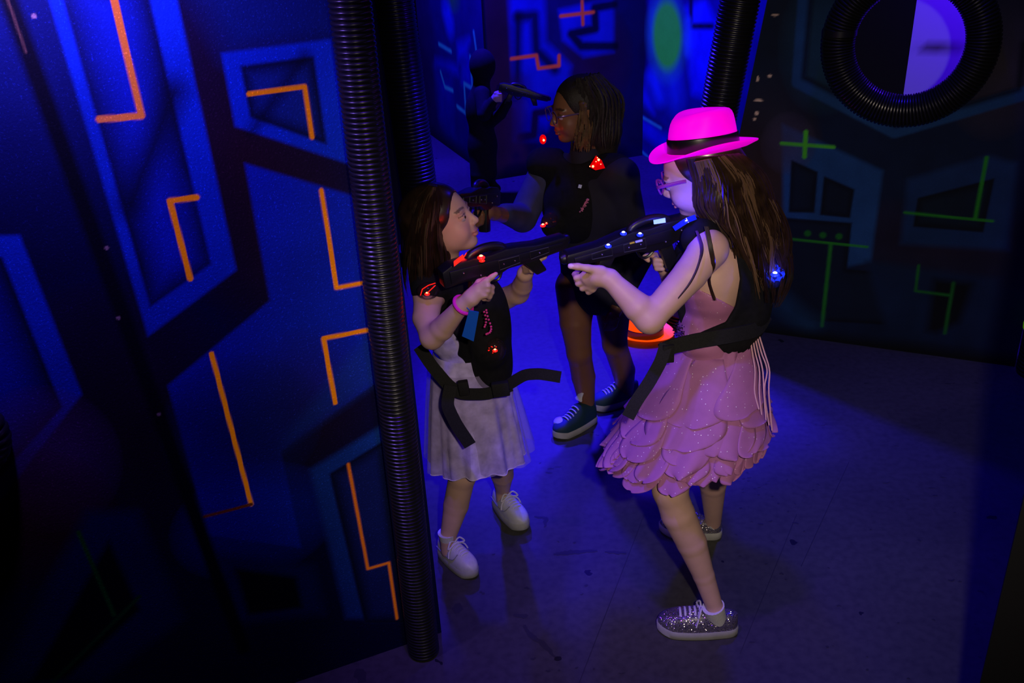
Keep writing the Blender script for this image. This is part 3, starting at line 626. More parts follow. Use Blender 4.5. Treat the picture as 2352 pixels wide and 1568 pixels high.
def dense(px, n=10, j=2.0):
    out = []
    for i in range(len(px)-1):
        for t in np.linspace(0, 1, n, endpoint=False): out.append((px[i][0]*(1-t)+px[i+1][0]*t+random.uniform(-j, j), px[i][1]*(1-t)+px[i+1][1]*t+random.uniform(-j, j)*0.5))
    out.append(px[-1]); return out
scuff(dense([(1272, 1273), (1310, 1268), (1372, 1264)]), 18); scuff(dense([(1390, 1266), (1438, 1270)]), 14)
scuff(dense([(1226, 1185), (1256, 1190), (1250, 1210)], 5), 12); scuff(dense([(1205, 1435), (1215, 1455), (1250, 1480), (1275, 1508)], 6), 15); scuff(dense([(1180, 1412), (1212, 1415)], 6), 18)
scuff(dense([(1050, 1385), (1050, 1408)], 5), 26); scuff(dense([(825, 1535), (832, 1566)], 5), 34)
for _ in range(90):
    x = random.uniform(1020, 2250); y = random.uniform(800, 1560); l = random.uniform(3, 16); scuff([(x, y), (x+l*.5, y+random.uniform(-2, 2)), (x+l, y+random.uniform(-3, 3))], random.uniform(3, 9))
for _ in range(40):
    x = random.gauss(1700, 70); y = random.gauss(1130, 45); l = random.uniform(2, 9); scuff([(x, y), (x+l*.5, y+random.uniform(-2, 2)), (x+l, y+random.uniform(-3, 3))], random.uniform(3, 8))
for x0, y0, x1, y1 in ((1480, 1180, 1330, 1568), (1830, 1180, 1700, 1500), (1950, 1060, 1840, 1300)):
    p, q = G(x0, y0, .0006), G(x1, y1, .0006); t = unit(q-p); s_ = npa([-t[1], t[0], 0])*0.0012; b.add([p+s_, p-s_, q-s_, q+s_], [(0, 1, 2, 3)], 2)
tag(b.build('floor', None, smooth=False, mats=[fm, M_scuff, M_joint]), kind='structure')

# ------------------------------------------------------------------ people
def frame(f, u):
    f = unit(f); u = npa(u); u = unit(u-f*np.dot(f, u)); l = np.cross(u, f); return np.stack([f, l, u], 1)   # columns forward, left, up

def head_sdf(S, C, R, s=1.0, noear=()):
    def p(x, y, z): return npa(C)+R@(npa([x, y, z])*s)
    E_ = lambda x, y, z, a, b, c, k=0.02, op='add': S.ell(p(x, y, z), npa([a, b, c])*s, R, k*s, op)
    E_(-.008, 0, .028, .093, .074, .078)
    E_(.034, 0, -.028, .054, .056, .072, .03)
    E_(.020, .028, -.052, .040, .026, .030, .025); E_(.020, -.028, -.052, .040, .026, .030, .025)
    E_(.062, 0, -.086, .022, .024, .017, .022)
    for sy in (1, -1):
        E_(.056, .033*sy, -.036, .024, .021, .026, .018)      # cheek
        E_(.074, .030*sy, .020, .012, .020, .007, .012)       # brow
        E_(.096, .031*sy, .004, .013, .0155, .0095, .010, 'sub')
        E_(.0735, .031*sy, .0035, .0150, .0158, .0105, .003)    # closed lid volume round the eye
        if sy not in noear:
            E_(-.004, .078*sy, -.002, .016, .007, .029, .006)     # ear
            E_(.002, .083*sy, .000, .007, .005, .014, .004, 'sub')
    S.cone(p(.082, 0, .010), p(.103, 0, -.026), .0065*s, .0095*s, .012*s)
    for sy in (1, -1): E_(.095, .0095*sy, -.030, .009, .007, .007, .006)
    E_(.083, 0, -.046, .010, .018, .010, .012)
    E_(.0905, 0, -.0545, .0075, .0190, .0048, .004); E_(.0885, 0, -.0650, .0080, .0165, .0055, .004)
    E_(.101, 0, -.0595, .010, .021, .0013, .002, 'sub')
    return p

def face_paint(vs, C, R, s, skin, lip, brow):
    q = (vs-npa(C))@R/s; c = np.tile(npa(skin), (len(vs), 1))
    def mixm(m, col):
        nonlocal c; c = c*(1-m[:, None])+npa(col)*m[:, None]
    lipm = np.clip(1.4-np.sqrt(((q[:, 0]-.092)/.014)**2+(q[:, 1]/.021)**2+((q[:, 2]+.0597)/.0105)**2), 0, .4)/.4; mixm(lipm*.8, lip)
    for sy in (1, -1):
        x = q[:, 1]*sy; arch = .0235+.004*np.sin((x-.012)/.04*pi)
        m = (np.abs(q[:, 2]-arch) < .0032) & (x > .012) & (x < .050) & (q[:, 0] > .05); mixm(m*.75, brow)
        m = (np.abs(q[:, 2]-(.0075+.002*np.sin((x-.016)/.03*pi))) < .0016) & (x > .016) & (x < .047) & (q[:, 0] > .06); mixm(m*.85, brow)
        ch = np.clip(1-np.sqrt(((q[:, 0]-.07)/.03)**2+((x-.035)/.025)**2+((q[:, 2]+.03)/.02)**2), 0, 1)
        c *= (1-ch[:, None]*np.array([0, .14, .12]))
    return c

def eyes(parent, C, R, s, iris, look_d=(1, 0, 0)):
    for sy in (1, -1):
        c = npa(C)+R@(npa([.0760, .031*sy, .0000])*s); b = MB(); b.ball(c, .0122*s, mi=0)
        d = R@unit(look_d); b.ball(c+d*.0078*s, .0062*s, mi=1, seg=12, ring=8); b.ball(c+d*.0118*s, .0028*s, mi=2, seg=10, ring=6)
        b.build('eye', None, parent, mats=[mat('eye_white', (0.42, 0.38, 0.4), 0.3), mat('iris_brown', iris, 0.2), mat('pupil', (0.002, 0.002, 0.002), 0.1)])

def strands(parent, paths, rad, m, name='hair', n=4, flat=0.6, twist=None):
    b = MB()
    for i, p in enumerate(paths):
        k = len(p); r = rad*(0.75+0.5*random.random()); t = np.linspace(0, 1, k)
        rr = r*np.clip(np.minimum(1, (1-t)*4+0.12), 0, 1)
        if twist: rr = rr*(1+twist*np.sin(np.arange(k)*pi*0.9+i))
        b.tube(p, rr, n, flat=flat)
    return b.build(name, m, parent)

def spline(pts, k):
    pts = npa(pts); n = len(pts); t = np.linspace(0, n-1, k); out = []
    for x in t:
        i = min(int(x), n-2); f = x-i; p0 = pts[max(i-1, 0)]; p1 = pts[i]; p2 = pts[i+1]; p3 = pts[min(i+2, n-1)]
        out.append(0.5*((2*p1)+(-p0+p2)*f+(2*p0-5*p1+4*p2-p3)*f*f+(-p0+3*p1-3*p2+p3)*f**3))
    return np.array(out)

def px(l, Y=None):
    """[(x, y, Y)...] photo points with their depth in the room"""
    return [V(a[0], a[1], a[2] if len(a) > 2 else Y) for a in l]

def hair_mass(parent, gL, gR, Yc, dep, n, rad, m, wave=0.006, k=16, ragged=0.12, name='hair', both=True, full=0.0):
    """locks between two guide lines (photo outline), rounded in depth"""
    gL = spline(npa(gL), 24); gR = spline(npa(gR), 24); paths = []
    ncl = max(8, n//14); cl = [(random.random(), -1 if random.random() < .6 else random.uniform(-1, 1), random.uniform(0, 6.28), random.uniform(.3, 1), 1-ragged*random.random()) for _ in range(ncl)]
    for i in range(n):
        uc, wc_, ph, am, ln = cl[i % ncl]; du = random.uniform(-.06, .06); am *= wave*900; lnn = min(1, ln+random.uniform(-.05, .05))
        u0_ = min(1, max(0, uc+du*1.6)); cut = max(6, int(24*lnn)); pts = []
        q = gL*(1-u0_)+gR*u0_; q2 = gL*(1-uc)+gR*uc; q = spline(q[:cut], k); q2 = spline(q2[:cut], k); w_ = max(-1, min(1, wc_+random.uniform(-.12, .12))); e_ = random.uniform(-1, 1)
        for j in range(k):
            t = j/(k-1); pin = 0.55*t; x = q[j][0]*(1-pin)+q2[j][0]*pin+am*sin(ph+t*10)*min(1, t*1.6)+e_*1.5; y = q[j][1]
            off = max(full*(1 if w_ < 0 and u0_ < .5 else 0)*max(0, 1-t*1.2), sqrt(max(0.02, 1-(2*u0_-1)**2*.85)))
            Y = (Yc(t) if callable(Yc) else Yc)+dep*w_*off+0.006*cos(ph+t*10)*min(1, t*1.6)+e_*.002
            pts.append(V(x, y, Y))
        paths.append(pts)
    return strands(parent, paths, rad, m, name)

def skin_mat(name, sss=0.05): return mat(name, attr='col', rough=0.5, spec=0.35, noise=(25, 0.05), bump=(350, 0.06))
M_skinA = skin_mat('fair_skin')
M_hairA = mat('brown_hair', (0.032, 0.016, 0.008), 0.30, spec=1.0, noise=(30, 0.5))
M_hairB = mat('dark_brown_hair', (0.024, 0.013, 0.008), 0.30, spec=0.9, noise=(30, 0.5))
M_hairC = mat('black_twists', (0.012, 0.008, 0.006), 0.6, noise=(40, 0.5), bump=(300, 0.6))
M_hairD = mat('golden_twists', (0.10, 0.055, 0.02), 0.55, noise=(40, 0.5), bump=(300, 0.6))
M_white = mat('white_sock', (0.62, 0.62, 0.66), 0.9, noise=(200, 0.1)); M_shoew = mat('white_leather', (0.55, 0.55, 0.56), 0.5, noise=(60, 0.08))
M_sole = mat('off_white_rubber', (0.42, 0.42, 0.40), 0.6, noise=(30, 0.1)); M_lace = mat('white_laces', (0.6, 0.58, 0.66), 0.9)
M_glit = mat('silver_glitter', (0.10, 0.09, 0.11), 0.35, metal=0.0, glitter=(420, 0.55, (0.9, 0.82, 0.85), 0.35, 1.2))
M_teal = mat('dark_teal_suede', (0.006, 0.035, 0.055), 0.7)

def sneaker(parent, toe, heel, L=None, kind='white', high=0.07, ank=None, tilt=0.0):
    """a low trainer from heel to toe standing on z = toe[2]"""
    toe, heel = npa(toe), npa(heel); f = unit(toe-heel); R = frame(f, (0, 0, 1)); L = L or np.linalg.norm(toe-heel); o0 = heel
    def T(x, y, z): return o0+R@npa([x, y, z])
    def hw(t): return L*(0.135+0.055*sin(pi*min(1, max(0, t*1.0-0.1))))*(1 if t < .78 else sqrt(max(0.0, 1-((t-.78)/.222)**2)))*(1 if t > .12 else sqrt(max(0.05, 1-((.12-t)/.125)**2)))
    k = 26; m_ = 20; b = MB(); zs = [0.0, 0.004, 0.024, 0.030]; sc_ = [0.93, 1.0, 1.02, 0.97]; V_ = []; F_ = []
    outl = []
    ts = [(1-cos(pi*i/(k-1)))/2 for i in range(k)]
    for t in ts: outl.append((t*L, hw(t)))
    loop = [(x, y) for x, y in outl]+[(x, -y) for x, y in outl[::-1]]; nl = len(loop)
    for z, s_ in zip(zs, sc_):
        for x, y in loop: V_.append(T(L/2+(x-L/2)*(1+(s_-1)*.5), y*s_, z+max(0, (x/L-.82))*.05))
    for a in range(3):
        for j in range(nl): F_.append((a*nl+j, a*nl+(j+1) % nl, (a+1)*nl+(j+1) % nl, (a+1)*nl+j))
    F_ += [tuple(range(nl))[::-1], tuple(3*nl+j for j in range(nl))]
    b.add(V_, F_)
    up = MB(); V_ = []; F_ = []
    def hh(t):
        if t < .40: return high-0.010*sin(pi*t/.40)
        if t < .62: return high+(0.052-high)*((t-.40)/.22)
        return 0.052-0.028*((t-.62)/.38)**1.5
    for t in ts:
        h = hh(t)*(1 if t < .8 else max(0.0, 1-((t-.8)/.2)**2)**.4)*(1 if t > .10 else .70+.30*(t/.10)**.6)
        for j in range(m_):
            a = pi*j/(m_-1); c_, s_ = cos(a), sin(a); wv = hw(t)*0.97
            pinch = 1-0.26*max(0, s_)**2*(1 if t < .5 else max(0, 1-(t-.5)*2.2))
            V_.append(T(t*L*0.985+0.002, wv*np.sign(c_)*abs(c_)**0.55*pinch, 0.026+max(0, t-.82)*.05+h*max(0, s_)**0.75))
    for i in range(k-1):
        for j in range(m_-1): F_.append((i*m_+j, i*m_+j+1, (i+1)*m_+j+1, (i+1)*m_+j))
    up.add(V_, F_)
    mu = {'white': M_shoew, 'glitter': M_glit, 'teal': M_teal}[kind]
    u_ = up.build('shoe', mu, parent)
    b.build('sole', M_sole, u_)
    lc = MB()
    for i in range(5):
        t = .46+.06*i; z = 0.026+hh(t)+0.003; ww = L*0.085
        lc.tube([T(t*L+.004, ww*cos(a), z-0.010*(1-sin(a))) for a in np.linspace(0.1, pi-0.1, 9)], 0.0035, 6, flat=0.6)
    if kind != 'teal':
        for sy in (1, -1):
            lc.tube(spline([T(.46*L, 0, .03+high), T(.47*L, sy*.018, .04+high), T(.50*L, sy*.034, .02+high), T(.49*L, sy*.012, .024+high)], 12), 0.003, 6)
            lc.tube(spline([T(.46*L, 0, .03+high), T(.50*L, sy*.03, .012+high), T(.53*L, sy*.04, -.01+high)], 8), 0.0028, 6)
    lc.build('laces', M_lace, u_)
    if kind == 'white':
        st = MB()
        for sy in (1, -1): st.tube(spline([T(.05*L, sy*hw(.06)*1.0, .045), T(.35*L, sy*hw(.35)*.99, .048), T(.6*L, sy*hw(.6)*.97, .055), T(.66*L, sy*.02, .075)], 16), 0.0016, 5)
        st.tube(spline([T(.70*L, hw(.7)*.96, .035), T(.72*L, hw(.7)*.5, .065), T(.72*L, -hw(.7)*.5, .065), T(.70*L, -hw(.7)*.96, .035)], 16), 0.0016, 5); st.build('stitching', mat('grey_seam', (0.25, 0.25, 0.3), .8), u_)
    return u_

def fedora(name, c, R, m, s=1.0):
    root = empty(name, c)
    def T(x, y, z): return npa(c)+R@(npa([x, y, z])*s)
    n = 64; b = MB(); V_ = []; F_ = []
    prof = [(0.0, 1.0), (.018, .995), (.04, .975), (.06, .955), (.078, .93), (.092, .90), (.101, .86), (.107, .79), (.109, .68), (.105, .48), (.099, .28), (.096, .1)]
    for z, q in prof:
        for j in range(n):
            a = 2*pi*j/n; x = .094*cos(a)*q; y = .080*sin(a)*q
            top = max(0, (z-.05)/.065) if z < .112 else 1
            # front pinch and higher back
            pin = math.exp(-((x-.072)/.035)**2)*top
            y *= 1-.28*pin*min(1, top); zz = z+0.012*top*(1-((x+.01)/.09)**2)-0.009*math.exp(-((x-.085)/.03)**2)*top
            zz = .88*zz if z > 0 else zz; dent = math.exp(-((x-.05)/.02)**2-((abs(y)-.050)/.016)**2)*math.exp(-((z-.085)/.02)**2)
            y *= 1-.14*dent; V_.append(T(x, y, zz))
    k = len(prof)
    for i in range(k-1):
        for j in range(n): F_.append((i*n+j, i*n+(j+1) % n, (i+1)*n+(j+1) % n, (i+1)*n+j))
    F_.append(tuple((k-1)*n+j for j in range(n))); b.add(V_, F_); b.build('crown', m, root)
    b = MB(); V_ = []; F_ = []; rows = [(0, 0), (.25, 0), (.5, 0), (.75, 0), (.95, 0), (1.0, .001), (1.0, .0035), (.95, .0045), (.5, .004), (.0, .004)]
    for t, dz in rows:
        for j in range(n):
            a = 2*pi*j/n; ex = .094+.052*t if abs(cos(a)) > 0 else .094; ey = .080+.040*t
            x = (.093+.054*t)*cos(a); y = (.079+.042*t)*sin(a)
            side = abs(sin(a))**2; front = max(0, cos(a))**3; back = max(0, -cos(a))**3
            z = t*t*(.024*side-.010*front+.010*back)-dz+.003; V_.append(T(x, y, z))
    k = len(rows)
    for i in range(k-1):
        for j in range(n): F_.append((i*n+j, i*n+(j+1) % n, (i+1)*n+(j+1) % n, (i+1)*n+j))
    b.add(V_, F_); b.build('brim', m, root)
    b = MB(); V_ = []; F_ = []
    for z, g in ((.004, .0015), (.006, .003), (.039, .003), (.041, .0008)):
        for j in range(n):
            a = 2*pi*j/n; q = 1.0 if z < .02 else .984; V_.append(T((.094*q+g)*cos(a), (.080*q+g)*sin(a), z))
    for i in range(3):
        for j in range(n): F_.append((i*n+j, i*n+(j+1) % n, (i+1)*n+(j+1) % n, (i+1)*n+j))
    b.add(V_, F_); bd = b.build('hat_band', M_band, root); bd['label'] = 'glossy black ribbon'
    return root

def extrude(b, prof, wid, T, bev=0.004, mi=0):
    bm = bmesh.new(); vs = [bm.verts.new((x, -wid/2, z)) for x, z in prof]; f = bm.faces.new(vs)
    r = bmesh.ops.extrude_face_region(bm, geom=[f]); bmesh.ops.translate(bm, vec=(0, wid, 0), verts=[v for v in r['geom'] if isinstance(v, bmesh.types.BMVert)])
    bmesh.ops.recalc_face_normals(bm, faces=bm.faces[:])
    if bev: bmesh.ops.bevel(bm, geom=bm.edges[:], offset=bev, segments=2, affect='EDGES', profile=0.6)
    bm.verts.index_update(); b.add([T(*v.co) for v in bm.verts], [[v.index for v in f.verts] for f in bm.faces], mi); bm.free()

def phaser(muzzle, butt, color, label, up=(0, 0, 1), s=None, side_lights=True, group='toy laser phasers held by the players'):
    m_, q = npa(muzzle), npa(butt); R = frame(m_-q, up); L0 = 0.40; s = s or np.linalg.norm(m_-q)/L0
    root = empty('laser_tag_phaser', q, label, 'laser tag gun', group)
    def T(x, y, z): return q+R@(npa([x, y, z])*s)
    b = MB(); extrude(b, [(0, -.030), (0, .022), (.03, .034), (.10, .036), (.15, .030), (.20, .034), (.235, .030), (.30, .018), (.395, .016), (.40, .008), (.40, -.014), (.385, -.024), (.27, -.030), (.20, -.028), (.16, -.042), (.10, -.040), (.07, -.028)], .050*1.0, T, .006)
    extrude(b, [(.02, -.02), (.02, .02), (.38, .004), (.38, -.012), (.2, -.018)], .060, T, .004)
    bd = b; b = MB(); pts = [T(.145+.055*cos(a), 0, .028+.020*sin(a)) for a in np.linspace(0, pi, 14)]; b.tube(pts, .013*s, 10); b.build('carry_hump', M_plast, root)
    b = MB(); b.tube([T(.36, 0, -.002), T(.405, 0, -.002), T(.412, 0, -.002)], [.017*s, .016*s, .011*s], 16); b.build('muzzle', M_plast, root)
    b = MB(); extrude(b, [(.085, -.030), (.125, -.030), (.105, -.120), (.065, -.118)], .034, T, .007); b.build('grip', M_plast, root)
    b = MB(); extrude(b, [(.25, -.024), (.30, -.022), (.325, -.075), (.290, -.082)], .032, T, .007); b.build('front_grip', M_plast, root)
    b = MB(); b.tube(spline([T(.125, 0, -.034), T(.150, 0, -.06), T(.175, 0, -.06), T(.19, 0, -.028)], 12), .004*s, 6); b.build('trigger_guard', M_plast, root)
    b = bd
    for sy in (1, -1):
        for (x0, x1, z0, z1) in ((.17, .235, -.020, .006), (.27, .33, -.016, .004)):
            pr_ = [T(x0, sy*.031, z0), T(x1, sy*.031, z0+.004), T(x1, sy*.031, z1), T(x0, sy*.031, z1+.003)]; b.tube(pr_, .0012*s, 5, closed=True, mi=1)
        for x, z in ((.185, -.006), (.22, -.006), (.30, -.006), (.06, .004), (.11, -.018)): b.ball(T(x, sy*.031, z), .0032*s, mi=2, seg=8, ring=6)
    b.build('gun_body', None, root, mats=[M_plast, mat('dark_grey_edge', (0.05, 0.05, 0.045), 0.4), mat('steel_screw', (0.35, 0.35, 0.3), 0.3, metal=1.0)])
    return root, T, R, s

def glow(parent, c, r, core, soft, n=None, name='led_light', halo=True):
    b = MB(); b.ball(c, r, mi=0, seg=12, ring=8)
    if halo: b.ball(npa(c)-npa([0, 0, 1])*r*0.3, (r*1.7, r*1.7, r*0.9), mi=1, seg=14, ring=8)
    return b.build(name, None, parent, mats=[core, soft])

# ======================= girl in the pink dress and pink hat =======================
pk = empty('person', G(1590, 1300), 'girl with long brown hair in a pink ruffled dress and glitter shoes aiming a phaser', 'person')
hR = frame((-0.86, 0.36, -0.36), (-0.34, 0.10, 0.93)); hC = V(1608, 398, 2.335); hs = 0.98
S = SDF((0.10, 1.98, 0.03), (0.86, 2.72, 1.50), 0.003)
pf = head_sdf(S, hC, hR, hs, (1, -1))
neck0 = V(1652, 545, 2.345); neck1 = V(1640, 450, 2.34); S.cone(neck0, neck1, .048, .044, .02); S.cone(neck1, hC+hR@npa([-.02, 0, -.03]), .044, .05, .02)
ls = V(1628, 572, 2.225); rs = V(1612, 552, 2.455)
S.cone(ls, rs, .044, .042, .03)
ch = V(1640, 650, 2.335); wa = V(1632, 765, 2.335); hp = V(1640, 850, 2.335)
Rt = frame((-.95, .28, -.1), (-.02, 0, 1))
S.ell(V(1640, 632, 2.335), (.085, .118, .125), Rt, .03); S.ell(wa, (.075, .098, .10), Rt, .04); S.ell(hp, (.092, .118, .09), Rt, .04)
S.ell(V(1668, 610, 2.29), (.045, .05, .07), Rt, .03)
le = V(1492, 733, 2.135); lw = V(1400, 640, 2.175)
S.chain([ls, V(1585, 630, 2.19), le], [.047, .042, .034], .02)
S.chain([le, V(1465, 705, 2.145), lw], [.035, .036, .023], .015)
# left hand: palm under the barrel, thumb along its side
S.chain([lw, V(1372, 632, 2.18), V(1352, 636, 2.195)], [.023, .024, .021], .012); S.cone(V(1372, 640, 2.185), V(1358, 655, 2.20), .020, .016, .012)
S.chain([V(1382, 622, 2.172), V(1350, 616, 2.165), V(1327, 612, 2.163), V(1310, 611, 2.163)], [.013, .0095, .0085, .0075], .008)
for i, (x, y) in enumerate(((1346, 632), (1346, 645), (1352, 656), (1362, 664))):
    S.chain([V(x, y, 2.195), V(x-22+i*4, y+6, 2.205), V(x-26+i*5, y-2, 2.235), V(x-16+i*4, y-12, 2.25)], [.0088, .0078, .0072, .006], .004)
# right arm and hand on the grip
re = V(1560, 700, 2.50); rw = V(1530, 615, 2.40)
S.chain([rs, re], [.044, .033], .02); S.chain([re, rw], [.033, .022], .015); S.chain([rw, V(1515, 598, 2.385)], [.022, .021], .01)
S.chain([V(1512, 588, 2.375), V(1494, 583, 2.345), V(1482, 590, 2.335), V(1489, 598, 2.33)], [.0095, .008, .0075, .0065], .004)
for i, (x, y) in enumerate(((1520, 592), (1520, 602), (1523, 612))):
    S.chain([V(x, y, 2.38), V(x-16, y+2, 2.35), V(x-14, y+4, 2.325), V(x, y+6, 2.32)], [.0092, .0078, .0072, .006], .004)
# legs
lh = V(1640, 880, 2.30); lk = V(1538, 1125, 2.17); la = V(1643, 1398, 2.135)
S.chain([lh, V(1585, 1000, 2.25), lk], [.076, .060, .046], .02); S.chain([lk, V(1557, 1180, 2.165), V(1588, 1245, 2.16), V(1616, 1320, 2.15), la], [.046, .0475, .043, .031, .0245], .015)
S.cone(la, V(1650, 1432, 2.14), .024, .020, .01)
rh = V(1660, 880, 2.42); rk = V(1632, 1040, 2.46); ra = V(1638, 1200, 2.585)
S.chain([rh, rk], [.080, .046], .02); S.chain([rk, V(1637, 1110, 2.52), ra], [.046, .043, .026], .015)
vs, fs = S.mesh(); c = face_paint(vs, hC, hR, hs, (0.60, 0.37, 0.30), (0.55, 0.18, 0.18), (0.10, 0.05, 0.03))
# finger nail of the thumb
tn = V(1309, 611, 2.158); c[np.linalg.norm(vs-tn, axis=1) < .008] = (0.75, 0.5, 0.55)
mesh_np('body', vs, fs, M_skinA, pk, col=c); eyes(pk, hC, hR, hs, (0.05, 0.025, 0.01), (1, 0, -.3)); del S

# hat
hatc = V(1616, 346, 2.335); fx = unit(V(1535, 352, 2.30)-V(1697, 322, 2.375))
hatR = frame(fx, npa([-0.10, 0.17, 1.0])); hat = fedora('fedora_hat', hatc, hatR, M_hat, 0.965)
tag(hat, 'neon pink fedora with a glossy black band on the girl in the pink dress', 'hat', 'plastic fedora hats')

# glasses
def glasses(parent, C, R, s, m, th=.0022, lens_r=.021, round_=True):
    b = MB(); p = lambda x, y, z: npa(C)+R@(npa([x, y, z])*s)
    for sy in (1, -1):
        n = 28; b.tube([p(.103-.004*abs(cos(a)), .031*sy+lens_r*cos(a), -.001+lens_r*(0.86 if not round_ else 1)*sin(a)) for a in np.linspace(0, 2*pi, n, endpoint=False)], th*s, 6, closed=True)
        b.tube(spline([p(.100, (.031+lens_r)*sy, .006), p(.085, .074*sy, .010), p(.03, .079*sy, .008), p(.015, .079*sy, .006)], 20), th*1.2*s, 6, flat=1.6)
    b.tube(spline([p(.104, .011, .003), p(.109, 0, .007), p(.104, -.011, .003)], 8), th*s, 6)
    return b.build('glasses', m, parent)
g = glasses(pk, hC+hR@npa([0.002, 0, .006]), hR, hs, mat('purple_plastic', (0.25, 0.03, 0.35), 0.3), .0026, .022, False); g['label'] = 'purple framed glasses'

# hair of the girl in pink
S = SDF((0.40, 2.15, 0.85), (0.90, 2.55, 1.50), 0.004)
S.ell(hC+hR@npa([-.022, 0, .035]), npa([.088, .080, .080]), hR, 0.02)
S.chain([V(1660, 400, 2.335), V(1700, 470, 2.335), V(1735, 540, 2.335), V(1765, 620, 2.335)], [.072, .066, .050, .024], .03)
S.ell(hC+hR@npa([.070, 0, -.04]), npa([.055, .085, .07]), hR, 0.01, 'sub')
vs, fs = S.mesh(); mesh_np('hair_under', vs, fs, M_hairA, pk); del S
Yh = lambda t: 2.335-0.01*t
hair_mass(pk, [(1582, 364), (1593, 420), (1603, 478), (1650, 540), (1702, 620), (1735, 710)], [(1700, 352), (1750, 392), (1786, 460), (1813, 555), (1815, 630), (1795, 705)], Yh, .096, 900, .0030, M_hairA, .013, 18, .35, full=1.0)
hair_mass(pk, [(1596, 372), (1606, 420), (1616, 478), (1660, 540), (1708, 620), (1740, 700)], [(1690, 352), (1740, 395), (1778, 460), (1806, 555), (1808, 630), (1790, 695)], Yh, .101, 150, .0022, mat('brown_hair_highlight', (0.15, 0.085, 0.045), 0.35, spec=0.8), .014, 18, .4, name='hair_highlights', full=1.0)  # highlights on the hair put into the colour of a lighter set of strands
lk_ = []
for i in range(10):
    o = random.uniform(-3, 3); lk_.append(px(spline([(1600+o, 530, 2.205), (1612+o, 570, 2.17), (1604, 610, 2.148), (1585, 650, 2.13), (1558, 684+o, 2.12)], 16)))
    o = random.uniform(-4, 4); lk_.append(px(spline([(1622+o, 520, 2.20), (1632+o, 570, 2.172), (1638+o, 610, 2.17), (1630, 645, 2.19), (1642+o, 690, 2.20)], 16)))
for i in range(40):
    x0 = random.uniform(1640, 1690); lk_.append(px(spline([(x0, 410+random.uniform(-20, 20), 2.25), (x0+20, 460, 2.235), (x0+25+random.uniform(-15, 15), 510, 2.23), (x0+55+random.uniform(-15, 15), 570, 2.24), (x0+70+random.uniform(-20, 30), 650, 2.27)], 18)))
strands(pk, lk_, .0022, M_hairA, 'loose_locks')

# dress: bodice
M_pink = mat('pink_satin', (0.46, 0.17, 0.34), 0.5, glitter=(110, 0.13, (1, 0.95, 0.98), 0.65, 0.5, 1), noise=(20, 0.1))
M_tulle = mat('pink_tulle', (0.42, 0.15, 0.36), 0.8, glitter=(125, 0.15, (1, 0.95, 1.0), 0.72, 0.5, 1), noise=(30, 0.06))
S = SDF((0.36, 2.12, 0.70), (0.78, 2.55, 1.30), 0.003)
S.ell(V(1640, 632, 2.335), (.092, .124, .132), Rt, .03); S.ell(wa, (.090, .106, .11), Rt, .04); S.ell(hp, (.096, .122, .09), Rt, .04)
e_ = V(1692, 708, 2.25)-V(1598, 660, 2.22); S.cut(V(1598, 660, 2.22), np.cross(e_, ray(1640, 680))*(1 if np.cross(e_, ray(1640, 680))[2] > 0 else -1)); S.cut(hp+npa([0, 0, .0]), (0, 0, -1))
vs, fs = S.mesh()
q = (vs-ch)@Rt; vs = vs+(vs-wa)*0.012*np.sin(q[:, 2]*160+q[:, 0]*30)[:, None]*np.clip((q[:, 0]+.02)/.05, 0, 1)[:, None]
mesh_np('bodice', vs, fs, M_pink, pk); del S
b = MB()
for i in range(50):
    u, v = random.random(), random.random(); b.ball(V(1546+u*26, 738+v*36+(u*8), 2.262-0.02*u), random.uniform(.0012, .0026), seg=6, ring=4)
b.build('beading', mat('bead_silver', (0.8, 0.75, 0.8), 0.15, metal=1.0), pk)

# skirt: pleated cone with overlapping rounded petals
wc = V(1648, 782, 2.335); hcn = npa([.502, 2.335, .575])
def skirt_pt(phi, t, lift=0.0, wob=True):
    """phi: 0 towards +x, t 0 waist .. 1 hem"""
    e = max(t, 0)**0.8; rx = .088+(.205-.088)*e+lift; ry = .102+(.228-.102)*e+lift; c_ = wc*(1-t)+hcn*t
    left = max(0, -cos(phi)); w_ = (0.010*sin(phi*13)+0.006*sin(phi*23+1))*(.25+t*.75) if wob else 0
    r = npa([(rx+w_)*cos(phi)-left*0.018*t, (ry+w_)*sin(phi), 0.045*cos(phi)*t-0.035*left*t*t*0-0.015*sin(phi)*t])
    return c_+r
def skirt_mesh(fn, nphi, nt, t0, t1, name, m, parent, scal=None, th=0.0):
    V_ = []; F_ = []
    for i in range(nt+1):
        for j in range(nphi):
            ph = 2*pi*j/nphi; te = t1+(scal(ph) if scal else 0); t = t0+(te-t0)*i/nt; V_.append(fn(ph, t))
    for i in range(nt):
        for j in range(nphi): F_.append((i*nphi+j, i*nphi+(j+1) % nphi, (i+1)*nphi+(j+1) % nphi, (i+1)*nphi+j))
    b = MB(); b.add(V_, F_); return b.build(name, m, parent)
sk = skirt_mesh(lambda p, t: skirt_pt(p, t), 220, 20, -0.06, 1.0, 'skirt', M_tulle, pk, lambda p: 0.03*sin(p*9)+.02*sin(p*17))
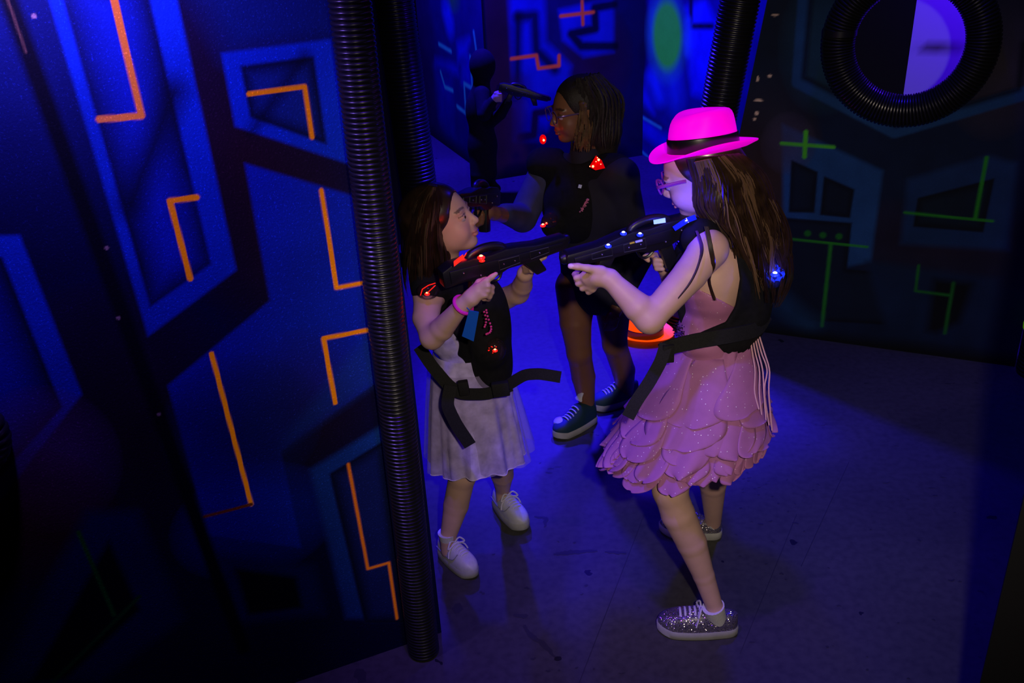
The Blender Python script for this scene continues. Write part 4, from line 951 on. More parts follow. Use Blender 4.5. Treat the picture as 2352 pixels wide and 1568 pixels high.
def petal(b, phi, t0, t1, wd, out, tw=0.0):
    n = 14; k = 18; V_ = []; F_ = []
    for i in range(k+1):
        v = 1-(1-i/k)**1.6; t = t0+(t1-t0)*v
        hw_ = wd*(0.55+0.45*min(1, v*1.6))*(max(0, 1-((v-.70)/.305)**2.6)**.5 if v > .70 else 1)
        for j in range(n+1):
            u = 2*j/n-1; lift = 0.004+out*v**1.5*(1+0.18*sin(u*4+phi*7))+0.005*sin(u*3+phi*3)*v
            V_.append(skirt_pt(phi+u*hw_+tw*v, t, lift, False))
    for i in range(k):
        for j in range(n): F_.append((i*(n+1)+j, i*(n+1)+j+1, (i+1)*(n+1)+j+1, (i+1)*(n+1)+j))
    b.add(V_, F_)
b = MB()
for tier, (t0, t1, cnt, out) in enumerate(((.74, 1.07, 26, .006), (.58, .97, 22, .014), (.40, .88, 15, .018), (.15, .74, 9, .016), (0.0, .56, 6, .010))):
    for i in range(cnt):
        ph = 2*pi*(i+random.uniform(-.3, .3))/cnt; left = max(0, -cos(ph)); petal(b, ph, t0+random.uniform(-.04, .04), t1+random.uniform(-.06, .06), pi/cnt*random.uniform(1.2, 1.9), out*random.uniform(.5, 1.7)+left*.016*(tier < 2), random.uniform(-.25, .25))
pt = b.build('petals', M_tulle, sk); tag(pt, kind=None)
sm_ = pt.modifiers.new('thick', 'SOLIDIFY'); sm_.thickness = 0.0008
b = MB()
for i in range(5):
    o = i*5; b.tube(spline(px([(1722+o, 765, 2.28), (1728+o*1.4, 810, 2.25), (1733+o*1.9+random.uniform(-4, 4), 850, 2.225), (1738+o*1.2+random.uniform(-5, 5), 900, 2.20), (1750+o*1.1+random.uniform(-8, 8), 940+i*12, 2.18)]), 18), .0022, 6)
b.build('ribbons', mat('pale_pink_ribbon', (0.72, 0.40, 0.48), 0.35), pk)

# laser-tag vest of the girl in pink
S = SDF((0.34, 2.12, 0.80), (0.84, 2.58, 1.30), 0.0035)
S.ell(V(1642, 640, 2.335), (.118, .128, .165), Rt, .02); S.ell(V(1655, 745, 2.335), (.104, .108, .10), Rt, .04)
S.cone(V(1608, 545, 2.26), V(1640, 535, 2.34), .05, .045, .03); S.ell(V(1742, 600, 2.335), (.038, .09, .12), Rt, .03); S.ell(V(1725, 690, 2.335), (.055, .095, .10), Rt, .03)
aR = frame((-.95, .28, -.1), (.12, 0, 1))
S.ell(V(1634, 668, 2.17), (.076, .125, .148), aR, .010, 'sub'); S.ell(V(1642, 655, 2.47), (.066, .085, .132), aR, .012, 'sub')
q_ = [(1592, 560), (1640, 545), (1688, 570), (1700, 640), (1690, 700), (1668, 738), (1610, 762), (1525, 790), (1540, 700)]; S.prism(np.array(px(q_, 2.02)), np.array(px(q_, 2.315)))
S.ell(V(1590, 520, 2.335), (.06, .075, .07), Rt, .02, 'sub'); S.cut(V(1650, 800, 2.335), (0.1, 0, -1))
vs, fs = S.mesh(); vest = mesh_np('vest', vs, fs, M_black, pk); del S
vest['label'] = 'black laser tag vest'
b = MB(); b.ribbon(px([(1762, 720, 2.30), (1740, 757, 2.24), (1680, 770, 2.205), (1600, 782, 2.20), (1545, 795, 2.20), (1520, 805, 2.21)]), .040, (0, -1, .15), .006)
b.ribbon(px([(1530, 790, 2.195), (1518, 830, 2.17), (1490, 880, 2.13), (1462, 920, 2.11), (1442, 958, 2.10)]), .033, (-.3, -1, .1), .004); b.box(V(1535, 812, 2.19), (.03, .012, .05), frame((1, .1, 0), (-.2, 0, 1)), bev=.003)
b.build('strap', M_web, vest)
dcc = V(1784, 628, 2.27); b = MB(); b.ball(dcc-npa([.012, 0, 0]), (.034, .032, .040)); o = b.build('sensor_dome', M_domeb, vest)
glow(vest, V(1780, 629, 2.225), .0065, M_led_b, M_led_bs)
bm = bmesh.new(); bmesh.ops.create_icosphere(bm, subdivisions=2, radius=.024)
for f in bm.faces[:]:
    if random.random() < .55: bm.faces.remove(f)
b = MB(); b.bm(bm, V(1781, 628, 2.255)); b.build('dome_facets', M_led_bs, vest, smooth=False)
b = MB(); b.ribbon(px([(1550, 524, 2.27), (1568, 512, 2.25), (1580, 505, 2.245), (1596, 499, 2.26)]), .013, (0, -1, .5), .008); b.build('shoulder_light', mat('blue_light_tube', (0.01, 0.02, 0.6), .2, emit=(0.01, 0.02, 1.0), estr=.5), vest)
glow(vest, V(1576, 508, 2.238), .003, M_led_b, M_led_bs)

# socks, shoes
def sock(parent, a, b_, r1, r2, m=M_white):
    q = MB(); a, b_ = npa(a), npa(b_); n = 8
    r1 -= .008; q.tube([a+(b_-a)*t for t in np.linspace(0, 1, n)], [r1+(r2-r1)*t+0.0012*sin(t*40) for t in np.linspace(0, 1, n)], 20)
    return q.build('sock', m, parent)
toe = G(1512, 1462); heel = G(1700, 1468); sneaker(pk, toe+npa([0, .03, 0]), heel+npa([0, .035, 0]), kind='glitter', high=.058)
sock(pk, V(1657, 1448, 2.14), V(1638, 1392, 2.135), .032, .0325)
heel2 = G(1662, 1244)+npa([0, .03, 0]); sneaker(pk, heel2+npa([-.205, .05, 0]), heel2, kind='glitter', high=.055)
sock(pk, heel2+npa([-.05, .015, .045]), ra+npa([0, 0, .005]), .030, .030)

# ======================= girl in the white dress =======================
wt = empty('person', G(1080, 1300), 'girl with straight brown hair in a white dress and white trainers aiming a phaser', 'person')
hC = V(1012, 508, 2.56); hR = frame((.95, -.20, .30), (-.32, 0.05, 1)); hs = .96
S = SDF((-0.42, 2.22, 0.02), (0.22, 2.86, 1.42), 0.003)
head_sdf(S, hC, hR, hs)
nk = V(1020, 640, 2.585); S.cone(nk, hC+hR@npa([-.01, 0, -.06]), .043, .040, .02)
rs = V(985, 672, 2.49); ls = V(1090, 668, 2.69); S.cone(rs, ls, .042, .04, .03)
Rt = frame((.62, -.78, 0), (-.02, 0, 1)); S.ell(V(1050, 735, 2.60), (.078, .108, .13), Rt, .03); S.ell(V(1085, 840, 2.60), (.075, .09, .11), Rt, .03); S.ell(V(1095, 900, 2.60), (.08, .10, .08), Rt, .03)
re = V(992, 775, 2.36); rw = V(1062, 700, 2.30)
S.chain([rs, V(978, 730, 2.42), re], [.042, .037, .031], .02); S.chain([re, V(1015, 755, 2.345), rw], [.031, .032, .021], .015)
S.chain([rw, V(1083, 683, 2.295), V(1098, 668, 2.295)], [.022, .023, .020], .01)
S.chain([V(1098, 658, 2.29), V(1117, 645, 2.288), V(1130, 636, 2.288), V(1139, 629, 2.288)], [.0092, .0080, .0072, .0062], .005)
for i, (x, y) in enumerate(((1106, 662), (1105, 673), (1100, 683))):
    S.chain([V(x-4, y, 2.29), V(x+14, y-6, 2.283), V(x+24, y-2, 2.298), V(x+22, y+3, 2.32), V(x+10, y+4, 2.33)], [.0095, .0082, .0076, .007, .006], .004)
S.chain([V(1088, 665, 2.30), V(1100, 648, 2.325), V(1116, 640, 2.345)], [.011, .009, .0075], .006)
le = V(1190, 672, 2.60); lw = V(1206, 628, 2.50); S.chain([ls, V(1150, 690, 2.66), le], [.041, .036, .031], .02); S.chain([le, V(1200, 655, 2.56), lw], [.031, .029, .021], .015)
S.chain([lw, V(1216, 612, 2.49)], [.021, .020], .01)
for i, (x, y) in enumerate(((1208, 622), (1206, 612), (1214, 603), (1226, 596))):
    S.chain([V(x, y, 2.475), V(x+14, y-1, 2.44), V(x+24, y-6, 2.432), V(x+22, y-12, 2.45)], [.0095, .0082, .0075, .0065], .004)
S.chain([V(1218, 600, 2.50), V(1236, 590, 2.50), V(1254, 585, 2.49)], [.011, .009, .0075], .006)
a1 = G(1035, 1290)[:2]; nearA = npa([G(1030, 1300)[0]+.005, G(1030, 1300)[1]+.02, .07])
farA = npa([G(1158, 1180)[0], G(1158, 1180)[1]+.01, .07])
hipn = V(1060, 920, 2.56); hipf = V(1130, 900, 2.66)
kn1 = V(1062, 1090, 2.53); kn2 = V(1152, 1055, 2.68)
S.chain([hipn, kn1], [.070, .044], .02); S.chain([kn1, (kn1*.55+nearA*.45)+npa([0, .012, 0]), nearA+npa([0, 0, .03]), nearA-npa([0, 0, .02])], [.043, .041, .026, .027], .012)
S.chain([hipf, kn2], [.068, .042], .02); S.chain([kn2, (kn2*.55+farA*.45)+npa([0, .012, 0]), farA+npa([0, 0, .03]), farA-npa([0, 0, .02])], [.041, .039, .025, .026], .012)
vs, fs = S.mesh(); c = face_paint(vs, hC, hR, hs, (0.58, 0.36, 0.28), (0.50, 0.17, 0.17), (0.08, 0.045, 0.03)); mesh_np('body', vs, fs, M_skinA, wt, col=c); eyes(wt, hC, hR, hs, (0.05, 0.03, 0.015), (1, -.1, .1)); del S

S = SDF((-0.46, 2.36, 0.9), (0.02, 2.80, 1.42), 0.004)
S.ell(hC+hR@npa([-.014, 0, .034]), npa([.093, .082, .081]), hR, .02)
S.chain([V(975, 500, 2.57), V(968, 570, 2.57), V(975, 640, 2.55)], [.066, .058, .035], .03)
S.ell(hC+hR@npa([.080, 0, -.022]), npa([.058, .072, .088]), hR, .008, 'sub')
vs, fs = S.mesh(); mesh_np('hair_under', vs, fs, M_hairB, wt); del S
hair_mass(wt, [(985, 425), (945, 470), (930, 550), (925, 640), (945, 715)], [(1008, 428), (1022, 470), (1024, 540), (1034, 600), (1020, 660)], lambda t: 2.56-0.01*t, .085, 420, .003, M_hairB, .003, 16, .3)

hair_mass(wt, [(985, 428), (948, 472), (934, 550), (930, 640), (948, 705)], [(1006, 430), (1018, 470), (1020, 540), (1030, 600), (1018, 655)], lambda t: 2.56-0.01*t, .088, 60, .0022, mat('warm_brown_hair', (0.08, 0.05, 0.03), 0.35, spec=0.8), .003, 16, .4, name='hair_highlights')
# dress: bodice and skirt in white satin with grey scratches, tulle over
M_wd = mat('white_torn_satin', (0.52, 0.43, 0.82), 0.6, noise=(26, 0.35)); M_tl = mat('white_tulle', (0.5, 0.4, 0.7), 0.8, alpha=0.30)
S = SDF((-0.40, 2.38, 0.55), (0.15, 2.82, 1.15), 0.004); S.ell(V(1050, 735, 2.60), (.086, .112, .13), Rt, .03); S.ell(V(1085, 840, 2.60), (.085, .10, .12), Rt, .03); S.cut(V(1050, 690, 2.6), (0, 0, 1))
vs, fs = S.mesh(); mesh_np('bodice', vs, fs, M_wd, wt); del S
w0 = V(1070, 800, 2.60); h0 = V(1096, 1046, 2.60)
def wsk(ph, t, add=0.0, freq=11, am=.009):
    c_ = w0*(1-t)+h0*t; e = t**.75; r = .100+(.152-.100)*e+add+am*t*sin(ph*freq)+.005*t*sin(ph*19+2)
    return c_+npa([r*cos(ph)*1.0, r*sin(ph)*.95, -.012*t*cos(ph*2)+.01*cos(ph)*t])
sk = skirt_mesh(lambda p, t: wsk(p, t), 180, 24, 0, 1.0, 'skirt', M_wd, wt); skirt_mesh(lambda p, t: wsk(p, t, .012+.022*t*max(0, cos(p-.3)), 9, .012), 180, 20, .1, .97, 'tulle', M_tl, sk)
b = MB(); b.tube([wsk(p, 1.0)+npa([0, 0, -.001]) for p in np.linspace(0, 2*pi, 220, endpoint=False)], .0018, 5, closed=True); b.build('hem_wire', mat('hem_thread', (0.7, 0.6, 0.8), .6), sk)

# vest
S = SDF((-0.40, 2.28, 0.60), (0.22, 2.82, 1.18), 0.0035)
S.ell(V(1060, 715, 2.60), (.112, .118, .15), Rt, .02); S.ell(V(1110, 830, 2.585), (.098, .085, .12), Rt, .03); S.cone(V(985, 660, 2.49), V(1092, 655, 2.69), .052, .05, .03)
S.ell(V(1128, 760, 2.52), (.035, .072, .17), Rt, .03)
S.ell(V(1128, 803, 2.50), (.05, .05, .055), Rt, .02)
S.ell(V(985, 800, 2.50), (.09, .06, .09), frame((1, 0, 0), (.2, 0, 1)), .01, 'sub'); S.ell(V(1035, 610, 2.58), (.05, .055, .045), Rt, .02, 'sub'); S.cut(V(1110, 898, 2.59), (0, -.1, -1))
vs, fs = S.mesh(); vest = mesh_np('vest', vs, fs, M_black, wt); vest['label'] = 'black laser tag vest'; del S
b = MB(); b.ribbon(px([(962, 795, 2.50), (990, 838, 2.46), (1030, 885, 2.44), (1060, 905, 2.44), (1120, 905, 2.44), (1175, 885, 2.46)]), .036, (.1, -1, .1), .005)
b.ribbon(px([(1035, 885, 2.42), (1026, 930, 2.40), (1048, 975, 2.39), (1080, 1022, 2.38)]), .037, (.1, -1, .05), .004); b.ribbon(px([(1165, 885, 2.45), (1205, 860, 2.44), (1240, 858, 2.43), (1288, 866, 2.42)]), .034, (.05, -1, .2), .005)
b.box(V(1150, 893, 2.43), (.05, .02, .045), frame((1, 0, .1), (0, 0, 1)), bev=.004); b.box(V(1065, 890, 2.43), (.03, .02, .045), frame((1, 0, .1), (0, 0, 1)), bev=.004); b.build('strap', M_web, vest)
# chest dome, shoulder dome
b = MB(); b.ball(V(1136, 803, 2.475), (.034, .028, .040)); b.build('sensor_dome', M_dome, vest); glow(vest, V(1137, 804, 2.44), .0045, M_led_r, M_led_rs)
b = MB()
for i in range(9): a = random.uniform(0, 6.28); r = random.uniform(.006, .018); b.ball(V(1133, 802, 2.445)+npa([r*cos(a), 0, r*sin(a)]), .0014, seg=6, ring=4)
b.build('dome_facets', M_led_rs, vest)
b = MB(); b.ball(V(983, 668, 2.43), (.032, .026, .024)); b.build('sensor_dome', M_dome, vest); glow(vest, V(981, 674, 2.405), .0045, M_led_r, M_led_rs)
b = MB(); b.tube(px([(966, 678, 2.41), (970, 664, 2.405), (984, 655, 2.405), (1000, 650, 2.41)]), .0012, 5); b.tube(px([(982, 672, 2.40), (1000, 655, 2.405)]), .0012, 5); b.build('dome_facets', M_led_rs, vest)
# wristband, tag, beads
b = MB(); wcn = V(1064, 700, 2.30); ax = unit(rw-re); u_ = unit(np.cross(ax, (0, 1, 0))); v_ = np.cross(ax, u_)
b.tube([wcn+.0275*(cos(a)*u_+sin(a)*v_) for a in np.linspace(0, 2*pi, 32, endpoint=False)], .0048, 8, closed=True); o = b.build('wristband', mat('magenta_silicone', (0.75, 0.02, 0.42), 0.5), wt); o['label'] = 'magenta wristband'
b = MB(); q = px([(1077, 713, 2.272), (1100, 717, 2.272), (1088, 784, 2.278), (1061, 772, 2.278)]); n_ = npa([0, .004, 0]); b.add(q+[p+n_ for p in q], [(0, 1, 2, 3), (7, 6, 5, 4), (0, 4, 5, 1), (1, 5, 6, 2), (2, 6, 7, 3), (3, 7, 4, 0)])
b.tube(px([(1078, 712, 2.272), (1072, 706, 2.275)]), .0015, 6); o = b.build('hanging_tag', mat('blue_clear_plastic', (0.01, 0.10, 0.35), 0.12), wt, smooth=False); o['label'] = 'blue plastic tag'
b = MB()
bead = spline([(1117, 712), (1121, 730), (1128, 750), (1126, 762), (1117, 767)], 11); bead2 = spline([(1112, 716), (1116, 730), (1116, 742), (1113, 750)], 6); bead3 = [(1066, 728), (1062, 734), (1065, 740), (1095, 757), (1098, 762), (1092, 762), (1118, 716), (1113, 720)]
for x, y in list(bead)+list(bead2): b.ball(V(x, y, 2.40), .0033, seg=10, ring=8)
b2_ = MB()
for x, y in bead3: b2_.ball(V(x, y, 2.40), .0033, seg=10, ring=8)
o = b.build('bead_necklace', mat('pink_beads', (0.85, 0.05, 0.35), 0.25), wt); o['label'] = 'hot pink bead necklace'; pass
sneaker(wt, G(1094, 1335)+npa([0, .01, 0]), G(1012, 1290)+npa([0, .05, 0]), kind='white', high=.065); sneaker(wt, G(1208, 1222), G(1140, 1170)+npa([0, .04, 0]), kind='white', high=.062)
sock(wt, nearA-npa([0, 0, .01]), nearA+npa([0, 0, .055]), .032, .0305); sock(wt, farA-npa([0, 0, .01]), farA+npa([0, 0, .050]), .031, .029)

# ======================= person with twists in dark clothes behind =======================
td = empty('person', G(1370, 960), 'person with long twists and round glasses in dark clothes standing behind the two girls', 'person')
hC = V(1328, 252, 3.38); hR = frame((-.93, -.30, -.10), (0.02, 0, 1)); hs = 1.0
S = SDF((-0.22, 3.05, 0.0), (0.72, 3.75, 1.46), 0.004)
head_sdf(S, hC, hR, hs)
S.cone(V(1350, 345, 3.40), hC+hR@npa([-.02, 0, -.05]), .048, .045, .02)
ls_ = V(1425, 405, 3.30); rs_ = V(1255, 385, 3.50)
Rt = frame((-.75, -.6, 0), (0, 0, 1)); S.ell(V(1345, 470, 3.40), (.085, .13, .14), Rt, .03); S.ell(V(1360, 600, 3.40), (.09, .12, .14), Rt, .03); S.cone(ls_, rs_, .05, .05, .03)
el = V(1468, 590, 3.34); wl_ = V(1418, 705, 3.26); S.chain([ls_, el, wl_], [.046, .036, .024], .02)
S.chain([wl_, V(1408, 728, 3.25)], [.023, .022], .01)
for i, dx in enumerate((-8, -1, 6, 12)): S.chain([V(1406+dx, 732, 3.25-.006*i), V(1402+dx*.9, 748, 3.245-.004*i), V(1396+dx*.9, 756, 3.25)], [.0095, .0085, .007], .004)
S.chain([V(1400, 722, 3.24), V(1390, 740, 3.23)], [.011, .008], .006)
er = V(1200, 500, 3.38); wr_ = V(1135, 490, 3.16); S.chain([rs_, er, wr_], [.046, .037, .024], .02); S.chain([wr_, V(1122, 487, 3.13)], [.024, .023], .01)
S.chain([V(1118, 480, 3.12), V(1104, 478, 3.10), V(1093, 488, 3.10), V(1085, 501, 3.105)], [.011, .010, .0095, .008], .005)
for i, (x, y) in enumerate(((1120, 492), (1120, 501), (1118, 510))): S.chain([V(x, y, 3.12), V(x-13, y+1, 3.095), V(x-22, y+6, 3.10), V(x-18, y+12, 3.12)], [.0105, .0095, .009, .0075], .004)
kl = V(1330, 810, 3.34); al = V(1349, 935, 3.36); S.chain([V(1325, 660, 3.40), V(1322, 740, 3.36), kl], [.085, .062, .048], .02); S.chain([kl, V(1340, 865, 3.37), al, V(1350, 960, 3.37)], [.047, .048, .030, .03], .015)
kr = V(1412, 790, 3.40); ar = V(1440, 925, 3.52); S.chain([V(1405, 660, 3.42), kr], [.083, .048], .02); S.chain([kr, V(1432, 850, 3.47), ar], [.048, .048, .028], .015)
vs, fs = S.mesh(); c = face_paint(vs, hC, hR, hs, (0.20, 0.085, 0.04), (0.16, 0.05, 0.045), (0.01, 0.006, 0.005)); mesh_np('body', vs, fs, mat('brown_skin', attr='col', rough=0.4, spec=0.4, noise=(25, 0.05)), td, col=c); eyes(td, hC, hR, hs, (0.02, 0.01, 0.006), (1, 0, 0)); del S
g = glasses(td, hC+hR@npa([0.003, 0, .003]), hR, hs, mat('thin_metal_frame', (0.2, 0.12, 0.3), 0.25, metal=0.6), .0016, .024, True); g['label'] = 'round thin framed glasses'
S = SDF((0.05, 3.15, 0.95), (0.62, 3.65, 1.50), 0.005)
S.ell(hC+hR@npa([-.018, 0, .036]), npa([.096, .086, .085]), hR, .02); S.chain([V(1370, 240, 3.40), V(1385, 300, 3.40), V(1390, 350, 3.40)], [.075, .070, .045], .03); S.ell(hC+hR@npa([.085, 0, -.02]), npa([.066, .074, .095]), hR, .008, 'sub')
vs, fs = S.mesh(); mesh_np('hair_under', vs, fs, M_hairC, td); del S
def twists(n, gL, gR, m, name, Yo):
    gL = spline(npa(gL), 20); gR = spline(npa(gR), 20); ps = []
    for i in range(n):
        u = (i+.5)/n; q = gL*(1-u)+gR*u; cut = int(20*random.uniform(.8, 1)); q = spline(q[:cut], 30); ph = random.uniform(0, 6)
        ps.append([V(q[j][0]+2.5*sin(ph+j*.3), q[j][1], 3.40+Yo*sqrt(max(.05, 1-(2*u-1)**2*.9))+.004*sin(ph+j*.4)) for j in range(30)])
    strands(td, ps, .0062, m, name, 6, 1.0, twist=.22)
twists(15, [(1318, 182), (1312, 230), (1318, 280), (1310, 330), (1316, 352)], [(1375, 168), (1425, 220), (1425, 290), (1418, 345)], M_hairC, 'hair', -.10)
twists(10, [(1325, 230), (1322, 275), (1320, 320), (1318, 350)], [(1352, 240), (1362, 290), (1356, 330), (1350, 352)], M_hairD, 'twist_ends', -.118)
twists(14, [(1310, 175), (1340, 215), (1360, 280), (1350, 345)], [(1375, 168), (1428, 220), (1430, 290), (1425, 350)], M_hairC, 'hair_back', .10)
# hooded top and short skirted shorts
M_dn = mat('dark_navy_cotton', (0.008, 0.007, 0.022), 0.9, noise=(12, 0.3)); M_den = mat('grey_blue_sleeve', (0.030, 0.032, 0.09), 0.9, noise=(15, 0.3))
S = SDF((-0.20, 3.02, 0.42), (0.72, 3.75, 1.26), 0.004)
Rt = frame((-.75, -.6, 0), (0, 0, 1)); S.ell(V(1345, 470, 3.40), (.105, .15, .155), Rt, .03); S.ell(V(1362, 590, 3.40), (.115, .145, .14), Rt, .04); S.cone(ls_, rs_, .062, .062, .03)
S.ell(V(1368, 655, 3.40), (.120, .155, .12), Rt, .04)
S.chain([ls_, el, V(1424, 692, 3.27)], [.062, .052, .036], .03); S.cut(V(1368, 700, 3.40), (0.08, 0, -1)); S.cone(V(1345, 350, 3.40), V(1345, 360, 3.40), .058, .062, .02)
vs, fs = S.mesh(); mesh_np('hooded_top', vs, fs, M_dn, td); del S
S = SDF((-0.20, 3.02, 0.80), (0.35, 3.65, 1.20), 0.004); S.chain([rs_, er, V(1160, 490, 3.24)], [.058, .054, .036], .03); vs, fs = S.mesh(); mesh_np('sleeve', vs, fs, M_den, td); del S
S = SDF((0.0, 3.1, 0.65), (0.70, 3.7, 1.22), 0.005); S.ell(V(1325, 470, 3.40), (.125, .14, .15), Rt, .03); S.cone(V(1245, 375, 3.47), V(1415, 395, 3.32), .060, .066, .03); S.ell(V(1345, 350, 3.42), (.085, .085, .06), Rt, .02, 'sub'); S.ell(V(1270, 515, 3.32), (.045, .05, .05), None, .02)
S.ell(V(1465, 520, 3.30), (.09, .10, .10), None, .01, 'sub'); vs, fs = S.mesh(); vest = mesh_np('vest', vs, fs, M_black, td); vest['label'] = 'black laser tag vest'; del S
def gem(c, r, m, parent, name='sensor_dome', squash=(1, .7, 1)):
    bm = bmesh.new(); bmesh.ops.create_icosphere(bm, subdivisions=2, radius=r); b = MB()
    for v in bm.verts: v.co = Vector((v.co.x*squash[0], v.co.y*squash[1], v.co.z*squash[2]))
    b.bm(bm, c); return b.build(name, m, parent, smooth=False)
M_redgem = mat('red_faceted_plastic', (0.5, 0.0, 0.0), 0.15, emit=(1, 0.0, 0.0), estr=.55)
b = MB(); b.add([V(1353, 383, 3.245), V(1369, 357, 3.235), V(1382, 368, 3.235), V(1390, 386, 3.24), V(1368, 391, 3.235), V(1372, 374, 3.20), V(1370, 375, 3.27)], [(0, 1, 5), (1, 2, 5), (2, 3, 5), (3, 4, 5), (4, 0, 5), (1, 0, 6), (2, 1, 6), (3, 2, 6), (4, 3, 6), (0, 4, 6)]); b.build('sensor_dome', M_redgem, vest, smooth=False)
for x, y in ((1375, 367), (1362, 382)): glow(vest, V(x, y, 3.20), .0042, M_led_r, M_led_rs, halo=False)
for x, y in ((1355, 382), (1369, 371), (1380, 377), (1372, 362)): glow(vest, V(x, y, 3.205), .0018, M_led_r, M_led_rs, halo=False)
gem(V(1247, 320, 3.40), .013, M_redgem, vest, squash=(1, .8, 1.4)); glow(vest, V(1249, 322, 3.375), .004, M_led_r, M_led_rs, halo=False)
gem(V(1264, 505, 3.255), .030, M_dome, vest); glow(vest, V(1247, 517, 3.235), .006, M_led_r, M_led_rs); glow(vest, V(1255, 513, 3.235), .003, M_led_r, M_led_rs)
b = MB(); b.box(V(1332, 428, 3.235), (.012, .003, .012), frame((1, .2, -.3), (0, 0, 1))); b.build('clip', mat('pale_clip', (0.6, 0.7, 0.9), .3), vest)
b = MB()
for i in range(46):
    u = random.random(); x = 1334+u*18+random.uniform(-3, 3); y = 480-u*24+random.uniform(-3, 3)+4*(1-u); b.ball(V(x, y, 3.245), .0026, seg=6, ring=4)
o = b.build('sequin_patch', mat('pink_sequins', (0.85, 0.25, 0.4), .25, metal=.3), td)
sneaker(td, G(1285, 1003), G(1368, 968)+npa([0, .02, 0]), kind='teal', high=.085, L=.225)
sh = td.children[-1]
b = MB(); f = unit(G(1285, 1003)-G(1368, 968)); Rf = frame(f, (0, 0, 1)); o0 = G(1368, 968)+npa([0, .02, 0])
b.ball(o0+Rf@npa([.175, 0, .052]), (.030, .032, .020), Rf); b.tube(spline([o0+Rf@npa([x, -.038+.0, z]) for x, z in ((.11, .045), (.08, .042), (.04, .06), (.01, .075))], 14), [.003+.006*sin(pi*i/13) for i in range(14)], 8, flat=.5)
b.tube(spline([o0+Rf@npa([x, 0, z]) for x, z in ((.085, .122), (.075, .14), (.068, .155))], 8), [.02, .022, .018]+[.015]*5, 10, flat=.4); b.build('white_panels', M_shoew, sh)
sneaker(td, G(1405, 945)+npa([0, .05, 0]), G(1470, 930)+npa([0, .06, 0]), kind='teal', high=.08, L=.225)

# ======================= phasers =======================
ph, T, R, s = phaser(V(1298, 548, 2.46), V(1012, 636, 2.32), 'red', 'black phaser with red lights held by the girl in the white dress')
glow(ph, V(1105, 590, 2.325), .0062, M_led_r, M_led_rs); b = MB(); b.ball(V(1107, 599, 2.325), (.008, .004, .004)); b.build('led_rim', M_led_rs, ph)
b = MB(); q = px([(1043, 612, 2.25), (1042, 603, 2.25), (1063, 587, 2.256), (1065, 595, 2.256)]); n_ = npa([0, .01, 0]); b.add(q+[p+n_ for p in q], [(0, 1, 2, 3), (7, 6, 5, 4), (0, 4, 5, 1), (1, 5, 6, 2), (2, 6, 7, 3), (3, 7, 4, 0)]); b.build('red_display', led('red_display', (1.0, 0.02, 0.01), 1.0), ph, smooth=False)
ph, T, R, s = phaser(V(1296, 592, 2.25), V(1600, 512, 2.34), 'blue', 'black phaser with blue lights held by the girl in the pink dress')
def led_glow(p, c, e):
    l = bpy.data.lights.new('led_glow', 'POINT'); o = bpy.data.objects.new('led_glow', l); COL.objects.link(o); o.location = p; l.color = c; l.energy = e; l.shadow_soft_size = .012
led_glow(V(1560, 494, 2.225), (0.03, 0.01, 1.0), 0.6); led_glow(V(1790, 628, 2.21), (0.02, 0.02, 1.0), 0.25); led_glow(V(1432, 545, 2.20), (0.03, 0.02, 1.0), 0.25)
led_glow(V(1062, 582, 2.36), (1.0, 0.02, 0.01), 0.08); led_glow(V(1108, 582, 2.30), (1.0, 0.02, 0.01), 0.06); led_glow(V(1250, 318, 3.33), (1.0, 0.02, 0.01), 0.03)
for x, y in ((1397, 564), (1432, 535), (1470, 538)): glow(ph, V(x, y, 2.235), .0050, M_led_b, M_led_bs)
b = MB()
def plate(b, q, th=.003, mi=0):
    q = [npa(p) for p in q]; n_ = npa([0, th, 0]); b.add(q+[p+n_ for p in q], [(0, 1, 2, 3), (7, 6, 5, 4), (0, 4, 5, 1), (1, 5, 6, 2), (2, 6, 7, 3), (3, 7, 4, 0)], mi)
plate(b, px([(1502, 515, 2.27), (1529, 511, 2.27), (1528, 501, 2.275), (1501, 506, 2.275)])); b.build('lit_display', led('pale_blue_display', (0.25, 0.45, 1.0), 1.0), ph, smooth=False)
b = MB(); plate(b, px([(1460, 558, 2.262), (1476, 554, 2.262), (1475, 550, 2.262), (1459, 554, 2.262)])); plate(b, px([(1447, 561, 2.262), (1458, 558, 2.262), (1457, 555, 2.262), (1446, 558, 2.262)]), mi=1); b.build('sticker', None, ph, smooth=False, mats=[mat('pale_sticker', (0.5, 0.55, 0.75), .5), mat('yellow_sticker', (0.55, 0.45, 0.02), .5)])
q0 = V(1060, 470, 3.00); ph, T, R, s = phaser(V(1040, 455, 2.86), V(1135, 452, 3.22), 'dark', 'black boxy phaser held out by the person with long twists')

# orange hat on the floor
ho = fedora('fedora_hat', G(1490, 792)+npa([-.01, .10, .012]), frame((-.9, .3, 0), (0, 0, 1)), M_hat2, 1.0); tag(ho, 'neon orange fedora with a black band lying on the floor behind the players', 'hat', 'plastic fedora hats')

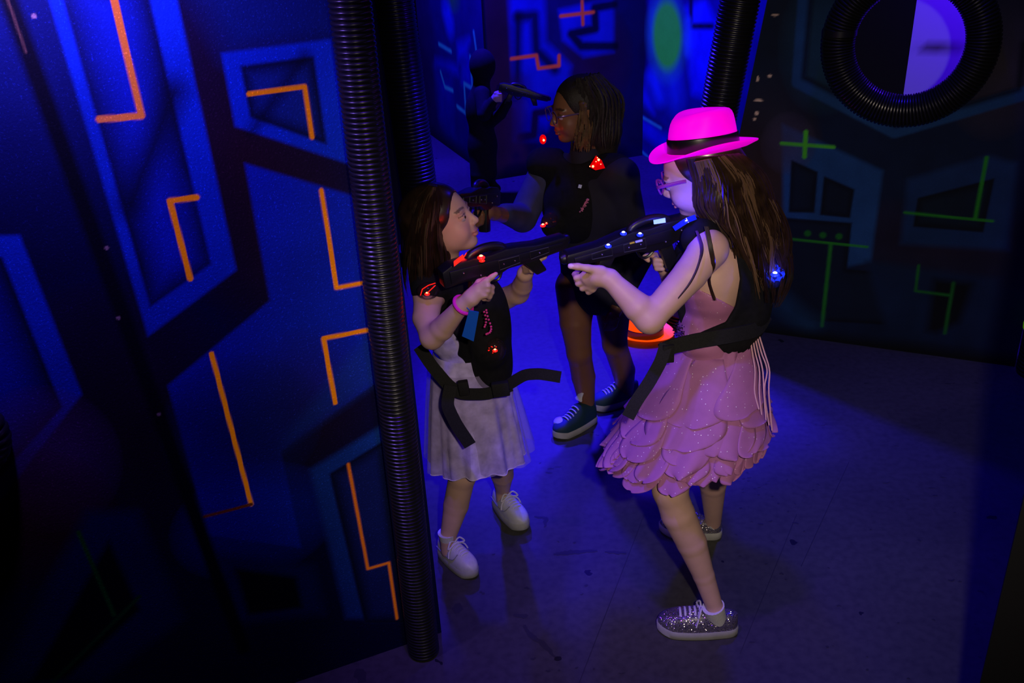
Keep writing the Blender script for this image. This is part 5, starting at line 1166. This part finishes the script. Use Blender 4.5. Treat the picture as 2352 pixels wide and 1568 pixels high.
# ======================= dim figure by the far wall edge =======================
fp = empty('person', G(1112, 440), 'dim person in dark hooded clothes by the far wall edge aiming a phaser right', 'person')
Yf = 6.30; S = SDF((-0.62, 5.95, 0.0), (0.25, 6.65, 1.52), 0.006)
hd = V(1108, 150, Yf); S.ell(hd, (.085, .08, .105), None, .02); S.cone(hd, V(1106, 200, Yf), .05, .055, .02); S.ell(V(1104, 255, Yf), (.10, .09, .16), None, .04); S.ell(V(1108, 330, Yf), (.10, .09, .14), None, .05)
S.chain([V(1108, 215, Yf-.08), V(1112, 262, Yf-.16), V(1132, 232, Yf-.18)], [.05, .045, .032], .03); S.chain([V(1108, 215, Yf+.04), V(1126, 280, Yf-.06), V(1150, 262, Yf-.14), V(1166, 236, Yf-.18)], [.05, .042, .036, .03], .03)
f1 = G(1098, 448); f2 = G(1124, 436)
S.chain([V(1102, 340, Yf), V(1100, 400, Yf-.03), f1+npa([0, 0, .06])], [.075, .058, .045], .02); S.chain([V(1114, 340, Yf), V(1122, 395, Yf-.03), f2+npa([0, 0, .06])], [.075, .058, .045], .02)
for f_ in (f1, f2): S.cone(f_+npa([0, .04, .04]), f_+npa([.05, -.09, .035]), .04, .032, .01)
vs, fs = S.mesh(); mesh_np('hooded_clothes', vs, fs, M_black, fp); del S
S = SDF(V(1140, 222, Yf-.2)-.09, V(1140, 222, Yf-.2)+.09, 0.003); S.chain([V(1134, 230, Yf-.18), V(1141, 222, Yf-.19)], [.026, .028], .01)
for k_ in range(4): S.chain([V(1141, 216+k_*5, Yf-.20), V(1150, 216+k_*5, Yf-.21), V(1151, 218+k_*5, Yf-.19)], [.010, .009, .008], .004)
S.chain([V(1138, 214, Yf-.2), V(1148, 210, Yf-.19)], [.011, .009], .005)
vs, fs = S.mesh(); mesh_np('body', vs, fs, M_skinA, fp, col=np.tile(npa((0.5, 0.32, 0.26)), (len(vs), 1))); del S
phaser(V(1262, 226, Yf-.20), V(1146, 198, Yf-.19), 'dark', 'black phaser pointing right in front of the far blue wall, left of the glasses')
